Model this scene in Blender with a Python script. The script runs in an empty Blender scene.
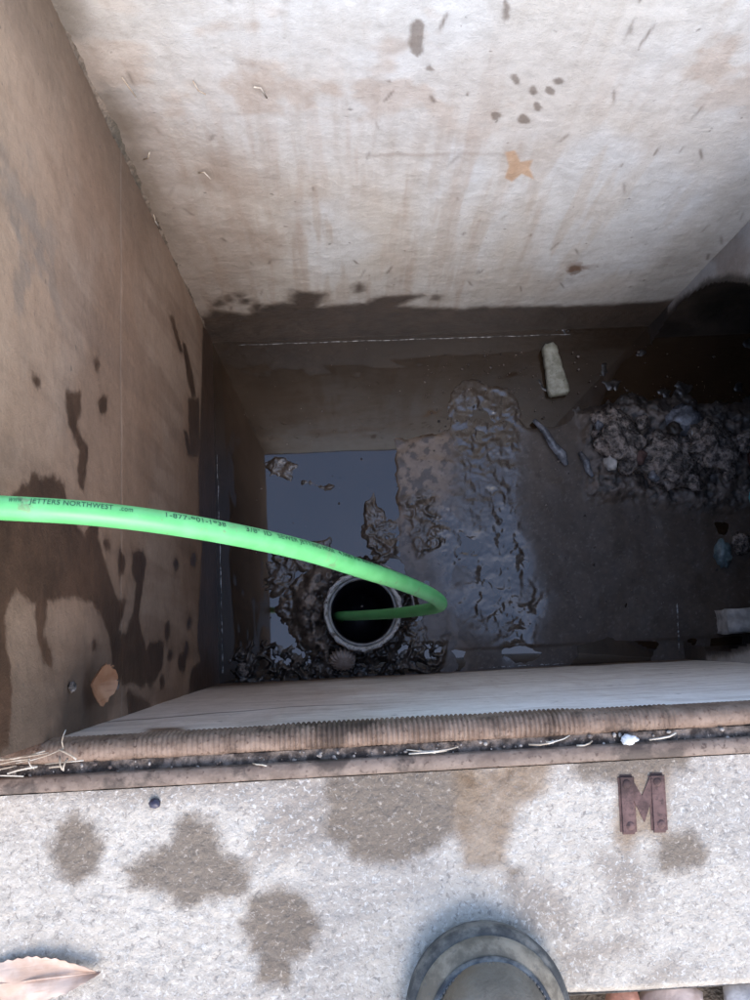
import bpy, bmesh, math, random
import numpy as np
from mathutils import Matrix, Vector

random.seed(7)
R = math.radians
scene = bpy.context.scene
C = scene.collection

# ------------------------------------------------------------------ camera, sky, sun, exposure
cam_data = bpy.data.cameras.new('camera')
cam = bpy.data.objects.new('camera', cam_data)
C.objects.link(cam)
cam.matrix_world = Matrix(((0.9984, 0.0450, -0.0346, 0.0), (-0.0500, 0.9857, -0.1612, 0.0),
                           (0.0268, 0.1627, 0.9863, 1.45), (0, 0, 0, 1)))
cam_data.sensor_fit = 'VERTICAL'
cam_data.sensor_height = 36.0
cam_data.lens = 0.844 * 36.0
cam_data.clip_start = 0.01
cam_data.clip_end = 2000
scene.camera = cam

SUN_EL, SUN_AZ = R(50), R(165)          # azimuth from +y towards +x
world = bpy.data.worlds.new('World')
scene.world = world
world.use_nodes = True
wn = world.node_tree.nodes
sky = wn.new('ShaderNodeTexSky')
sky.sky_type = 'NISHITA'
sky.sun_disc = False
sky.sun_elevation = SUN_EL
sky.sun_rotation = SUN_AZ
sky.air_density = 1.0
sky.dust_density = 1.7
sky.ozone_density = 1.0
wn['Background'].inputs['Strength'].default_value = 0.15
world.node_tree.links.new(sky.outputs[0], wn['Background'].inputs['Color'])

sun_data = bpy.data.lights.new('sun', 'SUN')
sun_data.energy = 0.5
sun_data.angle = R(46)
sun_data.color = (1.0, 0.95, 0.88)
sun = bpy.data.objects.new('sun', sun_data)
C.objects.link(sun)
sd = Vector((math.sin(SUN_AZ) * math.cos(SUN_EL), math.cos(SUN_AZ) * math.cos(SUN_EL), math.sin(SUN_EL)))
sun.rotation_euler = sd.to_track_quat('Z', 'Y').to_euler()
sun.location = sd * 5

scene.view_settings.view_transform = 'Standard'
scene.view_settings.look = 'None'
scene.view_settings.gamma = 1.0
scene.view_settings.exposure = 1.85

# ------------------------------------------------------------------ measures (metres; pit floor water level is z = 0)
XL, XR = -0.225, 0.565        # inner faces of the left and right walls
YN, YF = -0.0624, 0.5345      # inner faces of the near and far walls
D = 0.820                     # top of the near ledge
TOP = 0.925                   # top of the other three walls
YB = -0.2532                  # back edge of the near ledge
PX, PY = 0.0195, 0.0445       # drain pipe axis

# ------------------------------------------------------------------ stain outlines, in millimetres on their wall
LEFT_WET = [[(104, 886), (115, 871), (123, 851), (132, 848), (133, 840), (129, 830), (136, 805), (134, 779), (123, 772), (112, 757), (105, 744), (100, 725), (109, 711), (121, 697), (113, 685), (100, 685), (78, 660), (59, 636), (49, 619), (52, 589), (37, 601), (20, 619), (18, 590), (38, 562), (67, 549), (81, 566), (101, 565), (107, 518), (94, 505), (65, 519), (35, 541), (16, 529), (0, 507), (6, 489), (10, 449), (6, 417), (-20, 424), (-38, 476), (-43, 495), (-35, 508), (-42, 535), (-34, 555), (-34, 601), (-22, 636), (12, 646), (31, 675), (44, 702), (42, 775), (38, 814), (28, 810), (16, 817), (5, 800), (-11, 800), (-6, 817), (8, 831), (36, 838), (42, 867), (38, 882), (22, 887), (-10, 880), (-38, 874), (-57, 878), (-62, 910), (104, 919)], [(211, 774), (222, 738), (207, 735), (191, 746), (184, 738), (179, 715), (158, 718), (138, 729), (138, 742), (152, 745), (169, 740), (177, 751), (185, 769), (198, 776)], [(-38, 590), (-45, 555), (-60, 490), (-70, 535), (-68, 583), (-48, 590)], [(439, 368), (449, 335), (434, 309), (424, 267), (414, 296), (422, 330)], [(437, 280), (440, 250), (417, 205), (387, 174), (372, 209), (391, 246)], [(362, 241), (389, 148), (295, 156), (277, 216), (299, 238)], [(303, 282), (308, 252), (282, 216), (273, 247)], [(576, 93), (521, 98), (391, 130), (269, 167), (191, 166), (155, 143), (69, 177), (10, 199), (-22, 177), (-29, 241), (-57, 272), (-75, 237), (-116, -334), (835, -525)], [(85, 593), (75, 597), (70, 608), (73, 618), (83, 622), (93, 618), (98, 608), (95, 597)], [(100, 650), (96, 653), (94, 660), (95, 666), (98, 669), (102, 667), (104, 660), (103, 653)], [(20, 383), (11, 389), (7, 401), (11, 412), (20, 417), (29, 412), (33, 400), (30, 388)], [(-8, 370), (-13, 374), (-15, 385), (-13, 395), (-8, 399), (-3, 394), (-1, 384), (-3, 374)], [(-39, 417), (-45, 421), (-46, 430), (-44, 440), (-38, 443), (-32, 439), (-30, 430), (-33, 420)], [(-3, 261), (-12, 268), (-15, 283), (-11, 297), (-3, 303), (5, 296), (9, 281), (5, 267)], [(-19, 283), (-28, 292), (-31, 311), (-27, 329), (-18, 336), (-9, 328), (-5, 310), (-10, 291)], [(32, 240), (25, 246), (23, 259), (25, 271), (32, 276), (39, 271), (42, 258), (39, 245)], [(5, 688), (2, 690), (0, 696), (2, 701), (5, 703), (9, 701), (11, 696), (9, 691)], [(204, 833), (199, 835), (196, 840), (196, 846), (199, 848), (203, 846), (206, 841), (207, 835)], [(236, 654), (228, 658), (222, 670), (222, 681), (227, 686), (234, 682), (240, 670), (241, 659)], [(265, 680), (260, 683), (256, 689), (256, 696), (259, 699), (264, 696), (268, 690), (268, 683)], [(109, 322), (104, 328), (100, 342), (101, 355), (105, 360), (110, 355), (114, 341), (113, 328)], [(127, 197), (118, 204), (113, 222), (115, 238), (123, 244), (131, 237), (137, 220), (135, 203)]]
FAR_WET = [[(-244, 111), (-217, 126), (-200, 150), (-182, 140), (-146, 128), (-112, 162), (-72, 167), (-65, 213), (-18, 198), (-31, 146), (44, 156), (63, 179), (136, 184), (103, 138), (207, 115), (238, 121), (374, 112), (443, 110), (542, 118), (642, 125), (791, -216), (-282, -87)], [(-180, 177), (-184, 166), (-190, 162), (-195, 167), (-195, 178), (-191, 189), (-185, 193), (-181, 188)], [(-164, 188), (-167, 179), (-172, 176), (-176, 180), (-177, 189), (-174, 197), (-169, 200), (-165, 196)], [(-136, 177), (-140, 169), (-147, 166), (-153, 170), (-154, 179), (-151, 187), (-144, 190), (-138, 186)], [(-118, 151), (-122, 136), (-130, 131), (-136, 137), (-137, 152), (-133, 167), (-125, 172), (-119, 165)], [(-144, 201), (-147, 193), (-151, 190), (-155, 194), (-156, 202), (-153, 210), (-148, 213), (-145, 210)], [(166, 169), (165, 161), (160, 157), (155, 161), (153, 170), (154, 179), (158, 182), (163, 178)], [(41, 215), (39, 205), (34, 201), (28, 206), (26, 217), (28, 227), (33, 231), (39, 226)]]
FAR_SPOT = [[(190, 701), (190, 695), (187, 692), (183, 695), (180, 702), (180, 708), (183, 710), (187, 708)], [(210, 683), (210, 678), (207, 676), (204, 678), (201, 684), (201, 689), (204, 692), (207, 689)], [(230, 686), (230, 681), (226, 680), (221, 682), (218, 686), (219, 691), (223, 692), (228, 690)], [(236, 701), (235, 697), (232, 695), (228, 697), (226, 701), (226, 705), (229, 707), (233, 705)], [(182, 645), (181, 639), (178, 637), (174, 640), (171, 646), (172, 652), (175, 654), (179, 652)], [(220, 657), (219, 652), (217, 651), (213, 653), (211, 658), (211, 662), (214, 664), (217, 662)], [(212, 637), (212, 632), (208, 630), (204, 632), (201, 637), (202, 642), (205, 644), (210, 642)], [(91, 765), (90, 746), (84, 739), (78, 747), (74, 766), (75, 783), (80, 790), (87, 783)], [(372, 253), (373, 240), (367, 235), (359, 241), (353, 254), (353, 266), (358, 271), (366, 265)], [(160, 798), (162, 786), (161, 781), (158, 787), (155, 799), (154, 810), (155, 815), (157, 810)], [(64, 707), (64, 705), (62, 704), (61, 705), (60, 707), (61, 709), (62, 710), (64, 709)], [(102, 723), (101, 721), (99, 720), (97, 721), (96, 723), (97, 725), (99, 726), (101, 725)]]
FAR_CHIP = [[(198, 576), (208, 580), (219, 555), (233, 558), (233, 541), (244, 515), (226, 529), (218, 512), (207, 521), (207, 547)]]
FAR_PALE = [[(120, 564), (129, 588), (142, 583), (140, 532), (125, 437), (119, 354), (107, 370)], [(159, 552), (176, 565), (186, 540), (182, 471), (167, 435), (166, 365), (153, 395)], [(204, 494), (214, 516), (237, 510), (244, 429), (229, 361), (216, 265), (198, 284)], [(246, 536), (295, 613), (401, 569), (472, 453), (481, 244), (358, 179), (270, 295)], [(-40, 486), (22, 505), (50, 312), (-9, 231), (-64, 321)]]
LEDGE_WET = [[(-166, -151), (-149, -139), (-135, -136), (-127, -117), (-103, -121), (-96, -142), (-78, -156), (-79, -170), (-104, -175), (-121, -180), (-142, -169), (-163, -161)], [(-75, -209), (-48, -211), (-53, -233), (-77, -231)], [(-20, -92), (81, -90), (86, -118), (56, -151), (27, -159), (-8, -154), (-25, -132), (-24, -105)], [(157, -92), (242, -90), (241, -106), (211, -108), (174, -109)], [(206, -159), (214, -149), (236, -147), (246, -161), (240, -174), (211, -177)], [(-182, -137), (-187, -154), (-201, -160), (-214, -152), (-219, -135), (-214, -118), (-201, -112), (-188, -120)], [(-31, -195), (-40, -213), (-61, -220), (-80, -211), (-88, -192), (-79, -174), (-59, -167), (-39, -176)], [(182, -101), (177, -108), (167, -110), (157, -107), (153, -100), (158, -93), (169, -91), (179, -94)], [(114, -169), (112, -172), (107, -174), (103, -172), (101, -168), (104, -164), (108, -163), (113, -165)]]
LEDGE_DAMP = [[(-79, -150), (-64, -117), (-42, -101), (-21, -105), (-26, -139), (-43, -145)], [(169, -164), (192, -155), (200, -179), (191, -198), (177, -198)], [(193, -248), (201, -238), (213, -236), (217, -243), (203, -248), (196, -256)], [(135, -225), (178, -217), (192, -222), (163, -230), (141, -235)], [(-240, -94), (-169, -87), (-20, -88), (-20, -99), (-148, -105)], [(97, -173), (139, -182), (150, -216), (109, -200)]]
LEDGE_RUST = [[(70, -97), (143, -91), (134, -114), (111, -126), (101, -163), (73, -164), (67, -138)], [(188, -106), (224, -106), (220, -150), (199, -150), (188, -158), (179, -151)]]
NEAR_WET = [[(-168, 837), (-155, 819), (-166, 744), (-141, 750), (-126, 787), (-143, 843)]]

# ------------------------------------------------------------------ numeric helpers
def _hash(ix, iy, seed):
    n = (ix * 374761393 + iy * 668265263 + seed * 144269504) & 0xffffffff
    n = ((n ^ (n >> 13)) * 1274126177) & 0xffffffff
    n = ((n ^ (n >> 16)) * 2246822519) & 0xffffffff
    return ((n ^ (n >> 15)) & 0xffffff) / float(0xffffff)

def vnoise(x, y, seed=0):
    x0 = np.floor(x).astype(np.int64); y0 = np.floor(y).astype(np.int64)
    fx = x - x0; fy = y - y0
    fx = fx * fx * fx * (fx * (fx * 6 - 15) + 10); fy = fy * fy * fy * (fy * (fy * 6 - 15) + 10)
    a = _hash(x0, y0, seed); b = _hash(x0 + 1, y0, seed); c = _hash(x0, y0 + 1, seed); d = _hash(x0 + 1, y0 + 1, seed)
    return (a + (b - a) * fx) * (1 - fy) + (c + (d - c) * fx) * fy

def fbm(x, y, s, octv=4, seed=0, gain=0.5):
    v = np.zeros_like(x); a = 1.0; t = 0.0
    for o in range(octv):
        # rotate every octave to hide the lattice
        ca, sa = math.cos(0.7 + o), math.sin(0.7 + o)
        v += a * vnoise((x * ca - y * sa) * s, (x * sa + y * ca) * s, seed + o * 17)
        t += a; a *= gain; s *= 2.07
    return v / t

def ridged(x, y, s, octv=4, seed=0):
    v = np.zeros_like(x); a = 1.0; t = 0.0
    for o in range(octv):
        ca, sa = math.cos(0.4 + o), math.sin(0.4 + o)
        n = 1 - np.abs(2 * vnoise((x * ca - y * sa) * s, (x * sa + y * ca) * s, seed + o * 13) - 1)
        v += a * n * n; t += a; a *= 0.5; s *= 2.1
    return v / t

def sstep(a, b, x):
    t = np.clip((x - a) / (b - a), 0, 1)
    return t * t * (3 - 2 * t)

def poly_sd(px, py, poly):
    """signed distance to a polygon, positive inside"""
    P = np.array(poly, float)
    d2 = np.full(px.shape, 1e9); inside = np.zeros(px.shape, bool)
    for i in range(len(P)):
        ax, ay = P[i]; bx, by = P[(i + 1) % len(P)]
        ex, ey = bx - ax, by - ay
        L = ex * ex + ey * ey + 1e-12
        t = np.clip(((px - ax) * ex + (py - ay) * ey) / L, 0, 1)
        qx = px - ax - t * ex; qy = py - ay - t * ey
        d2 = np.minimum(d2, qx * qx + qy * qy)
        if abs(ey) > 1e-12:
            cond = ((ay > py) != (by > py)) & (px < ex * (py - ay) / ey + ax)
            inside ^= cond
    d = np.sqrt(d2)
    return np.where(inside, d, -d)

def stain_field(u, v, polys, clip=0.03):
    """max of signed distances (metres), positive inside any stain; polys in mm"""
    f = np.full(u.shape, -clip)
    for p in polys:
        q = np.array(p, float) * 0.001
        lo = q.min(0) - clip; hi = q.max(0) + clip
        m = (u > lo[0]) & (u < hi[0]) & (v > lo[1]) & (v < hi[1])
        if m.any():
            f[m] = np.maximum(f[m], poly_sd(u[m], v[m], q))
    return np.clip(f, -clip, clip)

def mix3(c, d, m):
    return c * (1 - m[:, None]) + np.array(d)[None, :] * m[:, None]

# ------------------------------------------------------------------ scene helpers
def tag(o, label=None, cat=None, group=None, kind=None):
    if label: o['label'] = label
    if cat: o['category'] = cat
    if group: o['group'] = group
    if kind: o['kind'] = kind
    return o

def empty(name, loc=(0, 0, 0)):
    o = bpy.data.objects.new(name, None); C.objects.link(o)
    o.location = loc; o.empty_display_size = 0.05
    return o

def link(name, me, mat=None, parent=None, smooth=True):
    o = bpy.data.objects.new(name, me); C.objects.link(o)
    if mat is not None and not me.materials: me.materials.append(mat)
    if smooth:
        me.polygons.foreach_set('use_smooth', [True] * len(me.polygons))
    if parent is not None:
        bpy.context.view_layer.update()
        o.parent = parent
        o.matrix_parent_inverse = Matrix.Translation(parent.location).inverted()
    return o

def mesh_pd(name, v, f):
    me = bpy.data.meshes.new(name); me.from_pydata([tuple(p) for p in v], [], [tuple(q) for q in f]); me.update()
    return me

def add_attr(me, name, arr):
    if arr.ndim == 1:
        a = me.attributes.new(name, 'FLOAT', 'POINT'); a.data.foreach_set('value', arr.astype(np.float32))
    else:
        a = me.attributes.new(name, 'FLOAT_COLOR', 'POINT')
        c = np.ones((len(arr), 4), np.float32); c[:, :3] = arr
        a.data.foreach_set('color', c.ravel())

def grid_faces(nu, nv, keep=None):
    i = np.arange(nu - 1); j = np.arange(nv - 1)
    I, J = np.meshgrid(i, j, indexing='ij')
    a = (I * nv + J).ravel(); F = np.stack([a, a + nv, a + nv + 1, a + 1], 1)
    if keep is not None: F = F[keep.reshape(nu - 1, nv - 1).ravel()]
    return F

def fast_mesh(name, co, faces, extra=()):
    """quads from numpy plus a few extra quads given by their own 4 corners"""
    co = np.asarray(co, np.float32); faces = np.asarray(faces, np.int32)
    n0 = len(co)
    if len(extra):
        e = np.array(extra, np.float32).reshape(-1, 3)
        ef = (np.arange(len(e)).reshape(-1, 4) + n0).astype(np.int32)
        co = np.concatenate([co, e]); faces = np.concatenate([faces, ef])
    me = bpy.data.meshes.new(name)
    me.vertices.add(len(co)); me.vertices.foreach_set('co', co.ravel())
    me.loops.add(faces.size); me.loops.foreach_set('vertex_index', faces.ravel())
    me.polygons.add(len(faces))
    me.polygons.foreach_set('loop_start', np.arange(0, faces.size, 4, dtype=np.int32))
    me.polygons.foreach_set('loop_total', np.full(len(faces), 4, np.int32))
    me.update(calc_edges=True); me.validate()
    return me

def pad(arr, me):
    """extend vertex data to the extra corner vertices"""
    n = len(me.vertices) - len(arr)
    if n <= 0: return arr
    return np.concatenate([arr, np.repeat(np.mean(arr, 0, keepdims=True), n, 0)])

def box_quads(x0, x1, y0, y1, z0, z1, skip=''):
    q = {
        'b': [(x0, y0, z0), (x0, y1, z0), (x1, y1, z0), (x1, y0, z0)],
        't': [(x0, y0, z1), (x1, y0, z1), (x1, y1, z1), (x0, y1, z1)],
        'f': [(x0, y0, z0), (x1, y0, z0), (x1, y0, z1), (x0, y0, z1)],
        'k': [(x0, y1, z0), (x0, y1, z1), (x1, y1, z1), (x1, y1, z0)],
        'l': [(x0, y0, z0), (x0, y0, z1), (x0, y1, z1), (x0, y1, z0)],
        'r': [(x1, y0, z0), (x1, y1, z0), (x1, y1, z1), (x1, y0, z1)]}
    return [q[k] for k in q if k not in skip]

def tube_mesh(name, pts, rad, seg=8, cap=True):
    pts = [Vector(p) for p in pts]; n = len(pts)
    rr = rad if hasattr(rad, '__len__') else [rad] * n
    T = []
    for i in range(n):
        a = pts[max(i - 1, 0)]; b = pts[min(i + 1, n - 1)]
        T.append((b - a).normalized())
    ref = Vector((0, 0, 1)) if abs(T[0].z) < 0.9 else Vector((0, 1, 0))
    N = (ref - T[0] * ref.dot(T[0])).normalized()
    v, f = [], []
    for i in range(n):
        N = (N - T[i] * N.dot(T[i])).normalized(); B = T[i].cross(N)
        for k in range(seg):
            a = 2 * math.pi * k / seg
            v.append(pts[i] + (N * math.cos(a) + B * math.sin(a)) * rr[i])
    for i in range(n - 1):
        for k in range(seg):
            a = i * seg + k; b = i * seg + (k + 1) % seg
            f.append((a, b, b + seg, a + seg))
    if cap:
        f.append(tuple(range(seg - 1, -1, -1))); f.append(tuple(range((n - 1) * seg, n * seg)))
    return mesh_pd(name, v, f)

def join_pd(parts):
    V, F = [], []
    for v, f in parts:
        o = len(V); V += list(v); F += [tuple(i + o for i in q) for q in f]
    return V, F

def lathe(name, prof, seg=64, centre=(0, 0), wob=None, closed=False):
    v, f = [], []; n = len(prof)
    for k in range(seg):
        a = 2 * math.pi * k / seg
        for j, (r, z) in enumerate(prof):
            dr, dz = wob(a, j) if wob else (0, 0)
            v.append((centre[0] + (r + dr) * math.cos(a), centre[1] + (r + dr) * math.sin(a), z + dz))
    for k in range(seg):
        for j in range(n - 1 if not closed else n):
            a = k * n + j; a2 = k * n + (j + 1) % n; b = ((k + 1) % seg) * n + j; b2 = ((k + 1) % seg) * n + (j + 1) % n
            f.append((a, b, b2, a2))
    return mesh_pd(name, v, f)

def blob_mesh(name, sx, sy, sz, seed, sub=4, amp=0.25, freq=2.2, rough=0.08):
    bm = bmesh.new(); bmesh.ops.create_icosphere(bm, subdivisions=sub, radius=1)
    from mathutils import noise as mn
    off = Vector((seed * 3.17, seed * 1.3, seed * 0.7))
    for v in bm.verts:
        n = v.co.normalized()
        d = 1 + amp * mn.noise(n * freq + off) + amp * 0.5 * mn.noise(n * freq * 2.3 + off) + rough * mn.noise(n * freq * 6 + off) + rough * .6 * mn.noise(n * freq * 14 + off)
        v.co = Vector((n.x * sx * d, n.y * sy * d, n.z * sz * d))
    me = bpy.data.meshes.new(name); bm.to_mesh(me); bm.free()
    return me

# ------------------------------------------------------------------ material helpers
class NT:
    def __init__(s, name):
        s.m = bpy.data.materials.new(name); s.m.use_nodes = True
        s.t = s.m.node_tree; s.n = s.t.nodes; s.b = s.n['Principled BSDF']
        s.co = s.n.new('ShaderNodeTexCoord').outputs['Object']
    def L(s, a, b): s.t.links.new(a, b)
    def val(s, sock, v):
        if hasattr(v, 'is_linked') or hasattr(v, 'links'): s.L(v, sock)
        elif isinstance(v, tuple) and len(v) == 3 and sock.type == 'RGBA': sock.default_value = (*v, 1)
        else: sock.default_value = v
    def noise(s, scale, detail=4, rough=0.55, vec=None, dist=0.0, out='Fac'):
        n = s.n.new('ShaderNodeTexNoise'); n.inputs['Scale'].default_value = scale
        n.inputs['Detail'].default_value = detail; n.inputs['Roughness'].default_value = rough
        n.inputs['Distortion'].default_value = dist
        s.L(vec or s.co, n.inputs['Vector']); return n.outputs[out]
    def vor(s, scale, feature='F1', out='Distance', vec=None):
        n = s.n.new('ShaderNodeTexVoronoi'); n.feature = feature; n.inputs['Scale'].default_value = scale
        s.L(vec or s.co, n.inputs['Vector']); return n.outputs[out]
    def mapv(s, scale):
        n = s.n.new('ShaderNodeMapping'); n.inputs['Scale'].default_value = scale
        s.L(s.co, n.inputs['Vector']); return n.outputs['Vector']
    def attr(s, name, out='Fac'):
        n = s.n.new('ShaderNodeAttribute'); n.attribute_name = name; return n.outputs[out]
    def ramp(s, fac, a, b, c0=0.0, c1=1.0, smooth=True):
        n = s.n.new('ShaderNodeMapRange'); n.interpolation_type = 'SMOOTHSTEP' if smooth else 'LINEAR'
        n.clamp = True
        s.L(fac, n.inputs['Value'])
        for k, v in zip(('From Min', 'From Max', 'To Min', 'To Max'), (a, b, c0, c1)): n.inputs[k].default_value = v
        return n.outputs['Result']
    def math(s, op, a, b=0.0):
        n = s.n.new('ShaderNodeMath'); n.operation = op
        s.val(n.inputs[0], a); s.val(n.inputs[1], b); return n.outputs[0]
    def mix(s, fac, a, b, mode='MIX'):
        n = s.n.new('ShaderNodeMix'); n.data_type = 'RGBA'; n.blend_type = mode
        s.val(n.inputs['Factor'], fac); s.val(n.inputs['A'] if False else n.inputs[6], a); s.val(n.inputs[7], b)
        return n.outputs[2]
    def bump(s, h, strength, dist=0.001, prev=None):
        n = s.n.new('ShaderNodeBump'); n.inputs['Strength'].default_value = strength; n.inputs['Distance'].default_value = dist
        s.L(h, n.inputs['Height'])
        if prev: s.L(prev, n.inputs['Normal'])
        return n.outputs['Normal']
    def done(s, col=None, rough=None, normal=None, spec=None, ior=None, metal=None):
        if col is not None: s.val(s.b.inputs['Base Color'], col)
        if rough is not None: s.val(s.b.inputs['Roughness'], rough)
        if normal is not None: s.L(normal, s.b.inputs['Normal'])
        if spec is not None: s.val(s.b.inputs['Specular IOR Level'], spec)
        if ior is not None: s.val(s.b.inputs['IOR'], ior)
        if metal is not None: s.val(s.b.inputs['Metallic'], metal)
        return s.m

def concrete_wall(name, wet_col, soft=0.0035):
    """vertex base tint 'col', stain distance 'wetd' sharpened here, form-board grain and pores"""
    s = NT(name)
    base = s.attr('col', 'Color')
    n1 = s.noise(38, 6, 0.6); n2 = s.noise(160, 5, 0.65); n3 = s.noise(700, 3, 0.6)
    streak = s.noise(1.0, 4, 0.6, vec=s.mapv((55, 55, 5)))
    grain = s.noise(1.0, 3, 0.6, vec=s.mapv((10, 10, 150)))
    c = s.mix(s.ramp(n1, 0.3, 0.7, 0.0, 0.42), base, s.mix(1.0, base, (0.62, 0.58, 0.54), 'MULTIPLY'))
    c = s.mix(s.ramp(n2, 0.35, 0.75, 0.0, 0.35), c, s.mix(1.0, base, (1.22, 1.22, 1.22), 'MULTIPLY'))
    c = s.mix(s.ramp(streak, 0.52, 0.75, 0.0, 0.30), c, s.mix(1.0, base, (0.68, 0.60, 0.53), 'MULTIPLY'))
    speck = s.math('MAXIMUM', s.ramp(s.noise(75, 2, 0.5), 0.70, 0.78), s.ramp(s.noise(260, 3, 0.6), 0.68, 0.74, 0, 0.8))
    c = s.mix(s.math('MULTIPLY', speck, 0.55), c, (0.075, 0.06, 0.05))
    # stains
    w = s.math('ADD', s.attr('wetd'), s.math('MULTIPLY', s.math('SUBTRACT', s.noise(120, 5, 0.6), 0.5), 0.011))
    wet = s.ramp(w, -soft, soft)
    wc = s.mix(s.ramp(n1, 0.25, 0.75), tuple(x * 1.25 for x in wet_col), tuple(x * 0.62 for x in wet_col)); wc = s.mix(s.ramp(s.noise(12, 5, 0.6), 0.45, 0.7, 0, 0.4), wc, tuple(x * 1.9 for x in wet_col))
    halo = s.ramp(w, -0.02, 0.0, 0.0, 0.28)
    c = s.mix(halo, c, s.mix(1.0, c, (0.55, 0.48, 0.42), 'MULTIPLY'))
    c = s.mix(s.math('MULTIPLY', wet, 0.93), c, wc)
    h = s.math('ADD', s.math('MULTIPLY', n1, 1.0), s.math('ADD', s.math('MULTIPLY', n2, 0.55), s.math('ADD', s.math('MULTIPLY', n3, 0.40), s.math('MULTIPLY', grain, 0.12))))
    nrm = s.bump(h, 0.75, 0.0018)
    rough = s.ramp(wet, 0, 1, 0.88, 0.42)
    return s.done(c, rough, nrm, spec=0.35)

# ------------------------------------------------------------------ the pit: one thing, its walls and ledge are parts
pit = empty('concrete_pit', (0.17, 0.236, -0.15))
tag(pit, 'open concrete pit with stained walls around a floor of brown water and sludge', 'pit')

def make_grid(u0, u1, v0, v1, step):
    nu = int(round((u1 - u0) / step)) + 1; nv = int(round((v1 - v0) / step)) + 1
    U, V = np.meshgrid(np.linspace(u0, u1, nu), np.linspace(v0, v1, nv), indexing='ij')
    return U.ravel(), V.ravel(), nu, nv

TH = 0.15
# --- left wall (faces +x)
U, V, nu, nv = make_grid(YN, YF + 0.004, -0.10, TOP, 0.0022)      # u = y, v = z
wu = U + 0.006 * (fbm(U, V, 45, 3, 5) - 0.5); wv = V + 0.010 * (fbm(U, V, 45, 3, 9) - 0.5)
wet = stain_field(wu, wv, LEFT_WET)
big = fbm(U, V, 5, 4, 21); mid = fbm(U, V, 16, 4, 31); stre = fbm(U * 6, V * 0.8, 6, 4, 41)
col = np.tile(np.array([0.265, 0.165, 0.104]), (len(U), 1))
col = mix3(col, (0.31, 0.212, 0.145), sstep(0.42, 0.66, big))
col = mix3(col, (0.215, 0.135, 0.088), sstep(0.50, 0.72, stre) * 0.6)
col = mix3(col, (0.43, 0.28, 0.18), sstep(0.70, 0.9, V) * 0.55 * sstep(0.05, 0.25, U))      # sandy upper edge
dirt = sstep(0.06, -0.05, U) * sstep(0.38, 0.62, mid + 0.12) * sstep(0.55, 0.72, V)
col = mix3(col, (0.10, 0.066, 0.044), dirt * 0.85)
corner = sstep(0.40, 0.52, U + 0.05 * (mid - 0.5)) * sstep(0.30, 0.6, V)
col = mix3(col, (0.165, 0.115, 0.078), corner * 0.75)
crust = sstep(0.60, 0.78, fbm(U, V, 30, 4, 77)) * sstep(0.74, 0.86, V) * sstep(0.15, 0.3, U) * sstep(0.42, 0.3, U) * 0.6
col = mix3(col, (0.15, 0.13, 0.11), crust * 0.8)
disp = 0.0016 * (fbm(U, V, 14, 4, 3) - 0.5) + 0.0007 * (fbm(U, V, 90, 3, 4) - 0.5)
joint = np.exp(-((V - 0.607) / 0.0013) ** 2) * sstep(0.62, 0.2, U) * 0.0012                        # form-board seam
col = mix3(col, (0.36, 0.29, 0.23), np.exp(-((V - 0.607) / 0.002) ** 2) * 0.4)
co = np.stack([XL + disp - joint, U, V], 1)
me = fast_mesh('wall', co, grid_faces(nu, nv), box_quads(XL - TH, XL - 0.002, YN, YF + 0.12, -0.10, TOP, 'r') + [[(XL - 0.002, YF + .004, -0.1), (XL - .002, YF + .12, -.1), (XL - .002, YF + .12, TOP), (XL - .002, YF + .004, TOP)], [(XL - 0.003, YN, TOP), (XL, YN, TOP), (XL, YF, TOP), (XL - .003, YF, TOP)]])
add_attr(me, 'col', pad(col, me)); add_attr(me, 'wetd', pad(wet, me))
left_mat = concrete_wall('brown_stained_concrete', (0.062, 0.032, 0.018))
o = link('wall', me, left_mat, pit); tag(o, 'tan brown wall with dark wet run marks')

# --- far wall (faces -y)
U, V, nu, nv = make_grid(XL - 0.002, XR + 0.002, -0.10, TOP, 0.0022)   # u = x, v = z
wu = U + 0.010 * (fbm(U, V, 50, 3, 15) - 0.5); wv = V + 0.014 * (fbm(U, V, 45, 3, 19) - 0.5)
wet = stain_field(wu, wv, FAR_WET)
spot = stain_field(wu, wv, FAR_SPOT)
pale = stain_field(U + 0.012 * (fbm(U, V, 40, 3, 61) - .5), V + 0.02 * (fbm(U, V, 40, 3, 62) - .5), FAR_PALE, 0.05)
chip = stain_field(U, V, FAR_CHIP)
big = fbm(U, V, 4, 4, 121); mid = fbm(U, V, 14, 4, 131)
stre = fbm(U * 8, V * 0.7, 7, 4, 141); stre2 = fbm(U * 14, V * 0.9, 7, 3, 151)
col = np.tile(np.array([0.50, 0.468, 0.43]), (len(U), 1))
col = mix3(col, (0.53, 0.52, 0.505), sstep(0.35, 0.65, big + 0.35 * (U - 0.15)))
col = mix3(col, (0.36, 0.285, 0.23), sstep(0.46, 0.70, stre) * 0.34 * sstep(0.75, 0.5, V) * sstep(0.42, 0.2, U))
col = mix3(col, (0.35, 0.25, 0.19), sstep(0.55, 0.74, stre2) * 0.22 * sstep(0.85, 0.55, V) * sstep(0.45, 0.25, U))
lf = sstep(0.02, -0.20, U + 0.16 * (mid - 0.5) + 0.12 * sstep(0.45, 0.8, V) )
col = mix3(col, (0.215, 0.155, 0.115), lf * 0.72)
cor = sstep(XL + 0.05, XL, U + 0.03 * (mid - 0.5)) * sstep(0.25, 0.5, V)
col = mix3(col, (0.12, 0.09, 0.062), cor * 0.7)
col = mix3(col, (0.40, 0.31, 0.245), sstep(0.58, 0.70, mid) * sstep(0.56, 0.70, V) * sstep(0.9, 0.75, V) * 0.5)
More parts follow.
